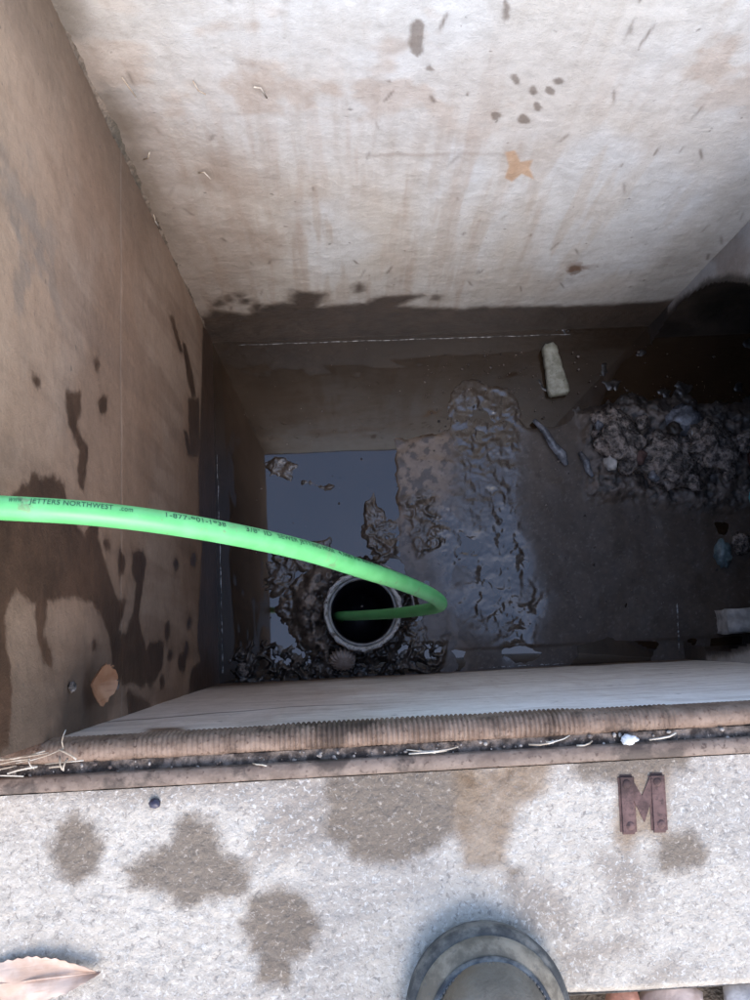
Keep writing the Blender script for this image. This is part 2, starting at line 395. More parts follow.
edge = np.exp(-((V - (0.575 + 0.03 * (fbm(U, V * 0, 9, 3, 171) - .5) - 0.10 * (U - .1))) / 0.004) ** 2) * sstep(0.0, 0.06, U) * sstep(0.26, 0.18, U)
col = mix3(col, (0.27, 0.22, 0.185), edge * 0.45)
col = mix3(col, (0.56, 0.585, 0.61), sstep(-0.03, 0.03, pale + 0.05 * (mid - .5)) * 0.6 * (1 - 0.6 * sstep(0.5, 0.65, stre)))
grime = sstep(0.46, 0.50, U + 0.05 * (mid - 0.5) - 0.10 * (V - 0.3)) * sstep(0.7, 0.45, V)
col = mix3(col, (0.38, 0.36, 0.33), grime * 0.6)
col = mix3(col, (0.145, 0.11, 0.085), sstep(-0.0015, 0.0015, spot) * 0.75)
rust = np.exp(-(((U - 0.363) / 0.02) ** 2 + ((V - 0.253) / 0.03) ** 2))
col = mix3(col, (0.16, 0.09, 0.055), rust * sstep(0.35, 0.6, fbm(U, V, 90, 3, 181)) * 0.9)
col = mix3(col, (0.45, 0.29, 0.175), sstep(-0.002, 0.002, chip) * 0.8)
rnd = np.random.RandomState(11)
for k in range(70):                                   # short dark scratches and chips in the surface
    cu, cv = rnd.uniform(-0.2, 0.56), rnd.uniform(0.15, 0.9)
    a = rnd.uniform(-0.5, 0.5); ln = rnd.uniform(0.003, 0.016); wd = rnd.uniform(0.0012, 0.0024)
    du, dv = U - cu, V - cv
    t = (du * math.sin(a) + dv * math.cos(a)) / ln; q = (du * math.cos(a) - dv * math.sin(a)) / wd
    col = mix3(col, (0.13, 0.10, 0.08), np.exp(-t ** 4 - q * q) * rnd.uniform(0.3, 0.85))
disp = 0.0022 * (fbm(U, V, 12, 4, 13) - 0.5) + 0.0010 * (fbm(U, V, 80, 3, 14) - 0.5)
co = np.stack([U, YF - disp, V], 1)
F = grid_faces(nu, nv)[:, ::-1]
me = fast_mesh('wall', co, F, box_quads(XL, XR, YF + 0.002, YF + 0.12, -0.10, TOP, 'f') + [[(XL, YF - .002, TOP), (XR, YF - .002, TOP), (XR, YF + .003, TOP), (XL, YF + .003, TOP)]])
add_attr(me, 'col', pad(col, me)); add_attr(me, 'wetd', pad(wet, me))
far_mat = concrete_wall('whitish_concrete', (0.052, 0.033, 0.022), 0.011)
o = link('wall', me, far_mat, pit); tag(o, 'whitish wall streaked with brown')

# --- dirt and mortar packed unevenly into the corner of the tan and whitish walls
nz_, na_ = 420, 10
Z = np.repeat(np.linspace(0.06, TOP - 0.004, nz_), na_); A = np.tile(np.linspace(0, 1, na_), nz_)
rad = 0.0035 + 0.020 * np.clip(fbm(Z, Z * 0, 9, 3, 261) - 0.36, 0, 1) * sstep(0.10, 0.45, Z) + 0.004 * fbm(Z, A * 0.05, 60, 3, 262) + 0.003 * (fbm(Z, A * .02, 220, 2, 263) - .5)
rad = np.clip(rad, 0.002, None)
th_ = A * math.pi / 2
cx_ = XL - 0.002 + rad * (1 - np.sin(th_)) * 1.5; cy_ = YF + 0.002 - rad * (1 - np.cos(th_)) * 1.5
co = np.stack([cx_, cy_, Z], 1)
s = NT('corner_dirt'); n = s.noise(70, 6, 0.65); g = s.noise(9, 4)
c = s.mix(s.ramp(n, 0.35, 0.65), (0.085, 0.060, 0.040), (0.22, 0.165, 0.120)); c = s.mix(s.ramp(g, 0.5, 0.68, 0, 0.7), c, (0.07, 0.062, 0.045))
o = link('corner_dirt', fast_mesh('corner_dirt', co, grid_faces(nz_, na_)), s.done(c, 0.9, s.bump(s.noise(200, 5), 0.9, 0.003)), pit); tag(o, 'dark dirt packed into the wall corner')

# --- near wall (faces +y) with its thick body under the ledge
U, V, nu, nv = make_grid(XL - 0.002, XR + 0.002, -0.10, D - 0.030, 0.004)
wet = stain_field(U, V, NEAR_WET)
low = 0.045 - V + 0.05 * (fbm(U, V, 25, 3, 215) - 0.5)
wet = np.maximum(wet, np.clip(low + 0.035 * sstep(0.1, -0.2, U), -0.03, 0.03))
grainy = fbm(U * 1.2, V * 9, 9, 4, 221); mid = fbm(U, V, 10, 4, 231)
col = np.tile(np.array([0.88, 0.85, 0.80]), (len(U), 1))
col = mix3(col, (0.56, 0.46, 0.385), sstep(0.16, -0.16, U + 0.2 * (mid - .5)) * 0.85)
col = mix3(col, (0.33, 0.26, 0.21), sstep(0.55, 0.7, grainy) * 0.25)
col = mix3(col, (0.24, 0.175, 0.13), sstep(0.22, 0.02, V + 0.1 * (mid - .5)) * sstep(0.25, 0.0, U) * 0.8)
ck = np.exp(-((V - (0.605 + 0.02 * (fbm(U, U * 0, 20, 3, 241) - .5) + 0.35 * np.clip(-0.06 - U, 0, 1))) / 0.005) ** 2) * sstep(0.03, -0.02, U)
col = mix3(col, (0.09, 0.07, 0.055), ck * 0.85)
co = np.stack([U, YN + 0.002 * (fbm(U, V, 16, 3, 251) - .5), V], 1)
me = fast_mesh('wall', co, grid_faces(nu, nv), box_quads(XL - TH, XR + TH, YB + 0.004, YN - 0.002, -0.10, D - 0.030, 'tk') + [[(XL - TH, YN - .002, -.1), (XL, YN - .002, -.1), (XL, YN - .002, D - .03), (XL - TH, YN - .002, D - .03)]])
add_attr(me, 'col', pad(col, me)); add_attr(me, 'wetd', pad(wet, me))
near_mat = concrete_wall('pale_concrete', (0.16, 0.10, 0.065), 0.006)
o = link('wall', me, near_mat, pit); tag(o, 'pale wall below the ribbed metal edge')

# --- right wall (faces -x) with the round culvert mouth
CY, CZ, CR = 0.235, 0.135, 0.285
U, V, nu, nv = make_grid(YN, YF, -0.10, TOP, 0.004)
rr_ = np.hypot(U - CY, (V - CZ) * 0.78) + 0.006 * (fbm(U, V, 18, 3, 301) - .5)
wet = np.clip(CR + 0.006 - rr_ + 0.012 * (fbm(U, V, 14, 3, 305) - .5), -0.03, 0.03)
wet = np.maximum(wet, np.clip(0.085 - V + 0.05 * (fbm(U, V, 25, 3, 315) - .5), -.03, .03))
mid = fbm(U, V, 12, 4, 331)
col = np.tile(np.array([0.44, 0.42, 0.40]), (len(U), 1))
col = mix3(col, (0.30, 0.25, 0.21), sstep(0.45, 0.65, mid) * 0.7)
co = np.stack([XR - 0.002 * (fbm(U, V, 16, 3, 341) - .5), U, V], 1)
inside = (rr_ < CR).reshape(nu, nv)
keep = ~(inside[:-1, :-1] & inside[1:, 1:] & inside[1:, :-1] & inside[:-1, 1:])
me = fast_mesh('wall', co, grid_faces(nu, nv, keep)[:, ::-1],
               [q for q in box_quads(XR + 0.003, XR + TH, YN, YF + 0.12, -0.10, TOP, 'lbr')] + [[(XR - .002, YN, TOP), (XR + .004, YN, TOP), (XR + .004, YF, TOP), (XR - .002, YF, TOP)]])
add_attr(me, 'col', pad(col, me)); add_attr(me, 'wetd', pad(wet, me))
o = link('wall', me, concrete_wall('grimy_concrete', (0.035, 0.026, 0.020), 0.006), pit); tag(o, 'grimy wall with a dark round opening')

s = NT('dark_wet_culvert')
c = s.mix(s.ramp(s.noise(14, 5), 0.35, 0.7), (0.020, 0.016, 0.013), (0.070, 0.052, 0.040))
culv_mat = s.done(c, 0.45, s.bump(s.noise(60, 4), 0.6, 0.003))
v, f = [], []; seg = 48; xs = [XR + 0.0015, XR + 0.05, XR + 0.3, XR + 0.8]
for x in xs:
    for k in range(seg):
        a = 2 * math.pi * k / seg; v.append((x, CY + (CR + 0.012) * math.cos(a), CZ + (CR + 0.012) * math.sin(a) / 0.78))
for i in range(len(xs) - 1):
    for k in range(seg):
        a = i * seg + k; b = i * seg + (k + 1) % seg; f.append((a, a + seg, b + seg, b))
f.append(tuple(range(3 * seg, 4 * seg)))
o = link('culvert', mesh_pd('culvert', v, f), culv_mat, pit); tag(o, 'dark round culvert leading out of the pit')

# --- ledge: the rough pale top of the near wall
U, V, nu, nv = make_grid(XL - TH, XR + TH, YB, YN - 0.0345, 0.0014)     # u = x, v = y
wu = U + 0.007 * (fbm(U, V, 60, 3, 415) - 0.5); wv = V + 0.007 * (fbm(U, V, 60, 3, 419) - 0.5)
wet = stain_field(wu, wv, LEDGE_WET)
damp = stain_field(wu, wv, LEDGE_DAMP)
rust = stain_field(wu, wv, LEDGE_RUST)
big = fbm(U, V, 9, 4, 421); fine = fbm(U, V, 120, 4, 425)
col = np.tile(np.array([0.49, 0.435, 0.365]), (len(U), 1))
col = mix3(col, (0.34, 0.305, 0.265), sstep(0.42, 0.62, big) * 0.6)
col = mix3(col, (0.42, 0.36, 0.30), sstep(-0.13, -0.10, V + 0.03 * (big - .5)) * 0.55)
col = mix3(col, (0.24, 0.195, 0.155), sstep(-0.012, 0.008, damp) * 0.65)
lower = sstep(-0.225, -0.245, V)
disp = 0.0022 * (fbm(U, V, 30, 4, 431) - .5) + 0.0013 * (ridged(U, V, 95, 4, 441) - .45) + 0.0010 * (fbm(U, V, 220, 3, 445) - .5) - 0.010 * sstep(-0.246, YB, V) ** 2
soft_area = sstep(0.10, 0.2, U) * 0.5                     # smoother, worn end of the ledge
disp = disp * (1 - soft_area)
rustm = sstep(-0.006, 0.006, rust)
co = np.stack([U, V, D + disp], 1)
me = fast_mesh('ledge', co, grid_faces(nu, nv), box_quads(XL - TH, XR + TH, YB, YN - 0.034, D - 0.0299, D - 0.004, 't') )
add_attr(me, 'col', pad(col, me)); add_attr(me, 'wetd', pad(wet, me)); add_attr(me, 'rust', pad(rustm, me))
s = NT('rough_pale_concrete')
base = s.attr('col', 'Color')
n1 = s.noise(70, 6, 0.65); n2 = s.noise(330, 4, 0.65); agg = s.vor(380); agg2 = s.vor(900)
g1 = s.noise(300, 5, 0.7, dist=0.6); g2 = s.noise(210, 5, 0.72, dist=0.8)
c = s.mix(s.ramp(n1, 0.3, 0.7, 0.0, 0.5), base, s.mix(1.0, base, (0.66, 0.64, 0.62), 'MULTIPLY'))
c = s.mix(s.ramp(g1, 0.52, 0.66, 0.0, 0.75), c, (0.64, 0.60, 0.54))
c = s.mix(s.ramp(g2, 0.53, 0.66, 0.0, 0.75), c, (0.20, 0.175, 0.15))
c = s.mix(s.ramp(n2, 0.60, 0.72, 0.0, 0.6), c, (0.22, 0.20, 0.18))
w = s.math('ADD', s.attr('wetd'), s.math('MULTIPLY', s.math('SUBTRACT', s.noise(150, 5, 0.7), 0.5), 0.020))
wet_ = s.ramp(w, -0.006, 0.006)
wc = s.mix(s.ramp(g1, 0.55, 0.68), (0.135, 0.098, 0.066), (0.33, 0.27, 0.21))
wc = s.mix(s.ramp(g2, 0.52, 0.66), wc, (0.105, 0.080, 0.058))
c = s.mix(s.math('MULTIPLY', wet_, 0.88), c, wc)
rc = s.mix(s.ramp(n1, 0.35, 0.65), (0.155, 0.088, 0.038), (0.25, 0.175, 0.11))
c = s.mix(s.math('MULTIPLY', s.attr('rust'), 0.72), c, rc)
h = s.math('ADD', s.math('MULTIPLY', n1, 0.8), s.math('ADD', n2, s.math('MULTIPLY', g2, -0.6)))
o = link('ledge', me, s.done(c, s.ramp(wet_, 0, 1, 0.9, 0.5), s.bump(h, 0.8, 0.0019), spec=0.3), pit)
tag(o, 'rough pale concrete ledge with damp brown blotches')

# ------------------------------------------------------------------ pit floor: sludge and water
U, V, nu, nv = make_grid(XL - 0.004, XR + 0.50, YN - 0.004, YF + 0.004, 0.0019)
wx = U + 0.016 * (fbm(U, V, 40, 4, 501) - .5); wy = V + 0.016 * (fbm(U, V, 40, 4, 502) - .5)
def reg(poly, soft): return sstep(-soft, soft, stain_field(wx, wy, [poly], max(soft, 0.02)))
def regs(polys, soft): return sstep(-soft, soft, stain_field(wx, wy, polys, max(soft, 0.02)))
n1 = fbm(U, V, 28, 4, 511); n2 = fbm(U, V, 85, 4, 512); n3 = fbm(U, V, 260, 3, 513); rg = ridged(wx, wy, 55, 4, 514); rg2 = ridged(wx * 1.0, wy * 0.7, 26, 4, 515)
ns1 = fbm(wx, wy, 20, 2, 521); ns2 = fbm(wx, wy, 55, 2, 522)
ns3 = fbm(wx, wy, 130, 2, 524)
crease = sstep(0.80, 0.95, 1 - np.abs(2 * vnoise(wx * 34, wy * 22, 523) - 1)) * sstep(0.40, 0.6, ns1)
BANK = [(88, 350), (200, 352), (205, 200), (205, -75), (122, -75), (120, 20), (102, 60), (88, 120), (82, 236)]
WRINK = [(192, 338), (182, 370), (190, 420), (230, 455), (280, 440), (322, 410), (316, 339), (312, 279), (302, 190), (321, 102), (343, 49), (320, -17), (265, -56), (234, -13), (201, 5), (162, 58), (157, 110), (142, 163), (183, 249)]
SPECK = [(163, 505), (324, 480), (313, 338), (153, 340)]
ISL = [[(-150, 317), (-120, 325), (-77, 305), (-96, 275), (-130, 289)], [(-87, 282), (-52, 274), (-18, 263), (-36, 253), (-70, 264)], [(-148, 142), (-108, 166), (-83, 139), (-102, 88), (-128, 72), (-149, 99)],
       [(-137, 167), (-30, 179), (-23, 136), (-84, 113), (-126, 123)], [(-101, 105), (-32, 136), (-7, 109), (-37, 1), (-89, -14), (-113, 21), (-137, 56)], [(28, 238), (46, 251), (84, 200), (89, 130), (36, 116), (23, 203)],
       [(94, 235), (148, 250), (168, 161), (123, 129)], [(74, 29), (118, 35), (131, -25), (80, -30)]]
SHORE = [(-198, -8), (-155, 6), (-89, -14), (149, -17), (146, -75), (-207, -75)]
FLAT = [(295, 352), (380, 360), (430, 390), (1100, 380), (1100, -80), (190, -80), (190, -20), (290, 49), (290, 340)]
PILE = [(430, 375), (500, 395), (620, 385), (740, 365), (740, 200), (640, 190), (520, 215), (430, 225)]
BACKR = [(330, 530), (330, 360), (430, 380), (1100, 370), (1100, 560), (340, 560)]
h = np.full(U.shape, -0.0065) + 0.004 * (n1 - .5)
def toward(h, m, target): return h * (1 - m) + target * m
m_isl = regs(ISL, 0.010); m_sh = reg(SHORE, 0.016); m_bank = reg(BANK, 0.016); m_wr = reg(WRINK, 0.022)
m_sp = reg(SPECK, 0.02); m_fl = reg(FLAT, 0.02); m_pile = reg(PILE, 0.018); m_br = reg(BACKR, 0.02)
h = toward(h, m_sp, -0.0060 + 0.014 * (n2 - .42) + 0.003 * (n3 - .5))
h = toward(h, m_br, -0.0045 + 0.018 * (n1 - .45) + 0.004 * (n2 - .5))
m_mud = np.clip(np.maximum(np.maximum(m_fl, m_bank), m_wr), 0, 1)
m_any = sstep(0.05, 0.95, np.clip(m_fl + m_bank + m_wr, 0, 1))
h = toward(h, m_any, 0.0011 + 0.0040 * (ns1 - .45) + m_wr * (0.0022 * (ns2 - .5) + 0.0011 * (ns3 - .5) - 0.0006 * crease) + 0.6 * m_bank * 0.0012 * (n2 - .5))
h = toward(h, m_isl, 0.0022 + 0.0075 * (rg - .40) + 0.0032 * (n2 - .45))
h = toward(h, m_sh, 0.004 + 0.030 * (rg - .42) + 0.010 * (n2 - .5))
h += m_pile * (0.008 + 0.024 * np.clip(n1 - .35, 0, 1) + 0.007 * (n2 - .5) + 0.002 * (n3 - .5))
rp = np.hypot(U - PX, V - PY); ang = np.arctan2(V - PY, U - PX)
ringm = sstep(0.115, 0.075, rp + 0.03 * (n1 - .5))
h = np.maximum(h, ringm * (0.010 + 0.016 * (rg - .3) + 0.008 * (n2 - .5)) - 0.016 * (1 - ringm))
# tan lump of sludge curving round the left of the pipe
lump = np.exp(-((rp - 0.094 - 0.010 * (n1 - .5)) / 0.015) ** 2) * sstep(0.7, 0.35, np.abs(np.abs(ang) - math.pi * 0.98 ) * 0.55 + 0.25 * np.abs(n1 - .5))
h += lump * (0.020 + 0.012 * (n2 - .5))
slot = sstep(0.036, 0.03, V + 0.06) * sstep(0.15, 0.18, U)           # wet strip against the near wall
h -= slot * 0.0012
co = np.stack([U, V, h], 1)
col = np.tile(np.array([0.042, 0.027, 0.017]), (len(U), 1))
col = mix3(col, (0.060, 0.039, 0.025), m_fl * 0.9)
col = mix3(col, (0.080, 0.055, 0.037), m_fl * sstep(0.48, 0.66, n1) * 0.6)
col = mix3(col, (0.017, 0.016, 0.0155), m_br * 0.85)
col = mix3(col, (0.20, 0.140, 0.095), m_bank * (0.35 + 0.65 * sstep(0.10, 0.22, V)))
col = mix3(col, (0.050, 0.028, 0.014), m_bank * sstep(0.5, 0.62, n2))
col = mix3(col, (0.058, 0.040, 0.028), m_wr * 0.8)
col = mix3(col, (0.075, 0.060, 0.050), m_wr * sstep(0.55, 0.7, n2))
col = mix3(col, (0.062, 0.045, 0.033), m_isl)
col = mix3(col, (0.13, 0.10, 0.078), m_isl * sstep(0.48, 0.62, n2))
col = mix3(col, (0.030, 0.025, 0.022), m_sh)
col = mix3(col, (0.15, 0.125, 0.105), m_sh * sstep(0.52, 0.66, n2) * .8)
col = mix3(col, (0.15, 0.118, 0.098), m_pile * sstep(0.40, 0.6, n2))
col = mix3(col, (0.034, 0.027, 0.024), m_pile * sstep(0.52, 0.40, n2))
col = mix3(col, (0.022, 0.017, 0.014), ringm * 0.75)
col = mix3(col, (0.27, 0.215, 0.172), np.clip(lump * 1.2, 0, 1) * sstep(0.34, 0.5, n2) * .9)
col = mix3(col, (0.14, 0.12, 0.105), sstep(0.70, 0.76, n3) * 0.5 * np.clip(m_fl + m_sp + m_pile + m_br, 0, 1))
rough = 0.33 + 0.10 * m_bank + 0.26 * m_fl * (1 - m_wr) - 0.26 * m_wr * (1 - 0.7 * sstep(0.50, 0.62, ns1)) - 0.02 * m_pile - 0.06 * m_isl + 0.3 * np.clip(lump, 0, 1)
rc_ = rp.reshape(nu, nv)
keep = rc_[:-1, :-1] > 0.058
me = fast_mesh('sludge', co, grid_faces(nu, nv, keep))
add_attr(me, 'col', col); add_attr(me, 'ro', rough); add_attr(me, 'bmp', np.clip(1 - 0.90 * m_wr - 0.75 * m_fl * (1 - m_pile) - 0.7 * m_bank, 0.08, 1))
s = NT('wet_sludge')
n1_ = s.noise(110, 5, 0.6); n2_ = s.noise(420, 4, 0.6)
c = s.mix(s.ramp(n1_, 0.35, 0.7, 0, 0.6), s.attr('col', 'Color'), s.mix(1.0, s.attr('col', 'Color'), (0.55, 0.52, 0.50), 'MULTIPLY'))
c = s.mix(s.ramp(n2_, 0.70, 0.78, 0, 0.2), c, (0.20, 0.18, 0.16))
nb = s.bump(s.math('MULTIPLY', s.attr('bmp'), s.math('ADD', n1_, s.math('MULTIPLY', n2_, 0.4))), 0.5, 0.0016)
r_ = s.math('ADD', s.attr('ro'), s.math('MULTIPLY', s.math('SUBTRACT', n1_, 0.5), 0.2))
o = link('sludge', me, s.done(c, r_, nb, ior=1.70)); tag(o, 'dark brown sludge covering the pit floor', 'sludge', kind='structure')

s = NT('murky_water')
c = s.mix(s.ramp(s.noise(9, 4), 0.35, 0.7), (0.024, 0.0138, 0.0075), (0.036, 0.0215, 0.012))
scum_and_glint = s.ramp(s.noise(210, 4, 0.7), 0.725, 0.76)
c = s.mix(scum_and_glint, c, (0.10, 0.075, 0.055))
water_mat = s.done(c, s.ramp(scum_and_glint, 0, 1, 0.025, 0.4), s.bump(s.noise(7, 2), 0.05, 0.004), ior=1.70)
x0, x1, y0, y1 = XL - 0.004, XR + 0.5, YN - 0.004, YF + 0.004
v = []; f = []; seg = 64
for k in range(seg):
    a = 2 * math.pi * k / seg; ca, sa = math.cos(a), math.sin(a)
    v.append((PX + 0.0575 * ca, PY + 0.0575 * sa, 0))
    t = min((x1 - PX) / ca if ca > 1e-6 else 1e9, (x0 - PX) / ca if ca < -1e-6 else 1e9, (y1 - PY) / sa if sa > 1e-6 else 1e9, (y0 - PY) / sa if sa < -1e-6 else 1e9)
    v.append((PX + t * ca, PY + t * sa, 0))
for k in range(seg):
    a = 2 * k; b = 2 * ((k + 1) % seg); f.append((a, a + 1, b + 1, b))
for cx_, cy_ in ((x1, y1), (x0, y1), (x0, y0), (x1, y0)):          # fill the cut corners
    ac = math.atan2(cy_ - PY, cx_ - PX) % (2 * math.pi); k = int(ac / (2 * math.pi) * seg)
    v.append((cx_, cy_, 0)); f.append((2 * k + 1, len(v) - 1, 2 * ((k + 1) % seg) + 1))
o = link('water', mesh_pd('water', v, f), water_mat, smooth=False); tag(o, 'still murky brown water standing in the pit', 'water', kind='structure')

# reflected light on the meniscus, painted as pale strips along the walls
s = NT('waterline_glint'); glint_mat = s.done(s.mix(s.ramp(s.noise(120, 3), 0.4, 0.6), (0.06, 0.055, 0.05), (0.42, 0.42, 0.42)), 0.25)
def scum_and_glint(pts, w):
    v, f = [], []
    n = 40
    for i in range(n + 1):
        t = i / n * (len(pts) - 1); k = min(int(t), len(pts) - 2); q = t - k
        p = Vector(pts[k]).lerp(Vector(pts[k + 1]), q); d = (Vector(pts[k + 1]) - Vector(pts[k])).normalized(); nn = Vector((-d.y, d.x, 0))
        ww = w * random.uniform(0.35, 1.0) * (0.1 if random.random() < 0.25 else 1)
        p = p + nn * random.uniform(-.0006, .0006)
        v += [p - nn * ww, p + Vector((0, 0, 0.0012)), p + nn * ww]
    for i in range(n):
        a = 3 * i; f += [(a, a + 3, a + 4, a + 1), (a + 1, a + 4, a + 5, a + 2)]
    return v, f
parts = [scum_and_glint([(XL + .004, 0.33, .0006), (XL + .006, 0.12, .0006), (XL + .006, -0.045, .0006)], 0.0012), scum_and_glint([(-0.18, YF - .006, .0006), (0.12, YF - .008, .0006), (0.42, YF - .010, .0006)], 0.0008),
         scum_and_glint([(0.215, YN + .004, .0006), (0.37, YN + .0035, .0006)], 0.0012), scum_and_glint([(XR - .004, 0.035, .004), (XR - .010, -0.05, .004)], 0.0014)]
vv, ff = join_pd(parts)
o = link('waterline_glint', mesh_pd('waterline_glint', vv, ff), glint_mat); tag(o, 'thin pale painted glint of light where the brown water meets the pit walls', 'scum_and_glint', kind='stuff')

# ------------------------------------------------------------------ surrounding ground
s = NT('brown_soil')
c = s.mix(s.ramp(s.noise(9, 6), 0.35, 0.7), (0.045, 0.032, 0.022), (0.15, 0.115, 0.085))
soil_mat = s.done(c, 0.95, s.bump(s.noise(45, 6), 1.0, 0.02))
ox0, ox1, oy0, oy1 = XL - TH + 0.01, XR + TH - 0.01, YB + 0.012, YF + 0.11
B = 600.0; gz = 0.775
v = [(-B, -B, gz), (B, -B, gz), (B, B, gz), (-B, B, gz), (ox0, oy0, gz), (ox1, oy0, gz), (ox1, oy1, gz), (ox0, oy1, gz)]
f = [(0, 1, 5, 4), (1, 2, 6, 5), (2, 3, 7, 6), (3, 0, 4, 7)]
o = link('ground', mesh_pd('ground', v, f), soil_mat, smooth=False); tag(o, 'brown soil around the concrete pit', 'ground', kind='structure')

# ------------------------------------------------------------------ metal edge frame on the ledge
def rust_mat(name, a, b, c3, rough=0.75):
    s = NT(name); n = s.noise(60, 6, 0.65); n2 = s.noise(260, 4)
    c = s.mix(s.ramp(n, 0.3, 0.7), a, b); c = s.mix(s.ramp(n2, 0.55, 0.72), c, c3)
    d = s.ramp(s.noise(22, 6, 0.65), 0.50, 0.60, 0, 0.8); c = s.mix(d, c, tuple(x * 0.4 for x in a))
    return s.done(c, rough, s.bump(s.math('ADD', n, n2), 0.6, 0.0012), spec=0.35)
rib_mat = rust_mat('rusty_ribbed_steel', (0.145, 0.092, 0.062), (0.26, 0.18, 0.130), (0.095, 0.054, 0.036))
bar_mat = rust_mat('rusty_flat_steel', (0.125, 0.085, 0.062), (0.22, 0.16, 0.122), (0.075, 0.046, 0.033), 0.6)
fr = empty('edge_frame', (0.17, YN - 0.018, D - 0.03))
tag(fr, 'rusty ribbed metal edge strip along the front of the concrete ledge', 'metal edge')
prof_n = 12
def rib_prof(k, hgt):
    t = k / prof_n; a = math.pi * t                       # rounded lip from the pit side over the top
    y = YN + 0.0012 - 0.0182 * t
    return y, D - 0.0225 + math.sin(min(a, math.pi)) ** 0.22 * (0.0215 + hgt)
xs = np.arange(XL - TH, XR + TH, 0.00058)
v = []
rs = np.random.RandomState(3); ph = 0
wear = fbm(xs, xs * 0, 14, 3, 601)
for i, x in enumerate(xs):
    wv_ = 0.45 + 0.55 * float(sstep(0.35, 0.55, wear[i]))
    if x > 0.235: wv_ *= 0.25
    if x < -0.16: wv_ *= 0.3
    hh = 0.0026 * wv_ * abs(math.sin(math.pi * (x + 0.0006 * math.sin(x * 90)) / 0.0037)) ** 0.7
    for k in range(prof_n + 1):
        y, z = rib_prof(k, hh * (1 if 1 < k < prof_n - 1 else 0.3)); v.append((x, y - (hh if k <= 2 else 0) * -0.8, z))
me = fast_mesh('ribbed_strip', np.array(v), grid_faces(len(xs), prof_n + 1))
link('ribbed_strip', me, rib_mat, fr)
bm = bmesh.new()
for a, b in ((YN - 0.0342, YN - 0.0225),):
    x0_, x1_ = XL - TH, XR + TH; n = 160
    prev = None
    for i in range(n + 1):
        x = x0_ + (x1_ - x0_) * i / n; j = 0.0005 * math.sin(i * 1.7) + 0.0004 * math.sin(i * 0.53)
        ring = [bm.verts.new((x, a, D - 0.02)), bm.verts.new((x, a + 0.0005, D + 0.0010 + j)), bm.verts.new((x, a + 0.0015, D + 0.0025 + j)), bm.verts.new((x, b - 0.0012, D + 0.0025 + j)), bm.verts.new((x, b, D + 0.001 + j)), bm.verts.new((x, b, D - 0.02))]
        if prev:
            for k in range(5): bm.faces.new((prev[k], ring[k], ring[k + 1], prev[k + 1]))
        prev = ring
me = bpy.data.meshes.new('flat_bar'); bm.normal_update(); bm.to_mesh(me); bm.free()
link('flat_bar', me, bar_mat, fr)
s = NT('groove_dirt'); c = s.mix(s.ramp(s.noise(120, 5), 0.4, 0.65), (0.05, 0.036, 0.028), (0.22, 0.17, 0.135)); dirt_mat = s.done(c, 0.95, s.bump(s.noise(260, 4), 1, 0.003))
U, V, nu, nv = make_grid(XL - TH, XR + TH, YN - 0.0230, YN - 0.0150, 0.002)
z = D - 0.0045 + 0.007 * (fbm(U, V, 60, 4, 611) - .5)
link('groove_dirt', fast_mesh('groove_dirt', np.stack([U, V, z], 1), grid_faces(nu, nv)), dirt_mat, fr)

# ------------------------------------------------------------------ rusty bracket cast into the ledge
br = empty('rusty_bracket', (0.2035, -0.127, D))
tag(br, 'small rusty M-shaped metal bracket set into the pale ledge', 'bracket')
brk_mat = rust_mat('dark_rust', (0.090, 0.050, 0.042), (0.165, 0.095, 0.082), (0.055, 0.032, 0.028), 0.8)
def bevel_box(name, cx, cy, cz, sx, sy, sz, bev, mat, parent, rz=0.0):
    bm = bmesh.new(); bmesh.ops.create_cube(bm, size=1)
    for v in bm.verts: v.co = Vector((v.co.x * sx, v.co.y * sy, v.co.z * sz))
    bmesh.ops.bevel(bm, geom=list(bm.edges), offset=bev, segments=2, affect='EDGES')
    bmesh.ops.rotate(bm, verts=bm.verts, cent=(0, 0, 0), matrix=Matrix.Rotation(rz, 3, 'Z'))
    bmesh.ops.translate(bm, verts=bm.verts, vec=(cx, cy, cz))
    me = bpy.data.meshes.new(name); bm.to_mesh(me); bm.free()
    return link(name, me, mat, parent, smooth=False)
for sx in (-1, 1):
    x = 0.2035 + sx * 0.0112
    p_ = bevel_box('flange', x, -0.127, D - 0.0027, 0.0118, 0.041, 0.010, 0.0016, brk_mat, br, -0.04)
    for sy in (-1, 1):
        me = lathe('bolt_head', [(0.0, D + 0.0034), (0.0020, D + 0.0033), (0.0030, D + 0.0026), (0.0034, D + 0.001)], 10, (x + 0.0004, -0.127 + sy * 0.0145))
        o = link('bolt_head', me, brk_mat, br)
v = [(0.1960, -0.1075, D + .0016), (0.2035, -0.1215, D + .0008), (0.2110, -0.1075, D + .0016), (0.2110, -0.1220, D + .0016), (0.2035, -0.140, D + .0008), (0.1960, -0.1220, D + .0016)]
v2 = [(a, b, c - 0.008) for a, b, c in v]
n = 6; f = [(0, 5, 4, 1), (1, 4, 3, 2), (6, 7, 10, 11), (7, 8, 9, 10)] + [(i, (i + 1) % n, (i + 1) % n + n, i + n) for i in range(n)]
link('web', mesh_pd('web', v + v2, f), brk_mat, br, smooth=False)

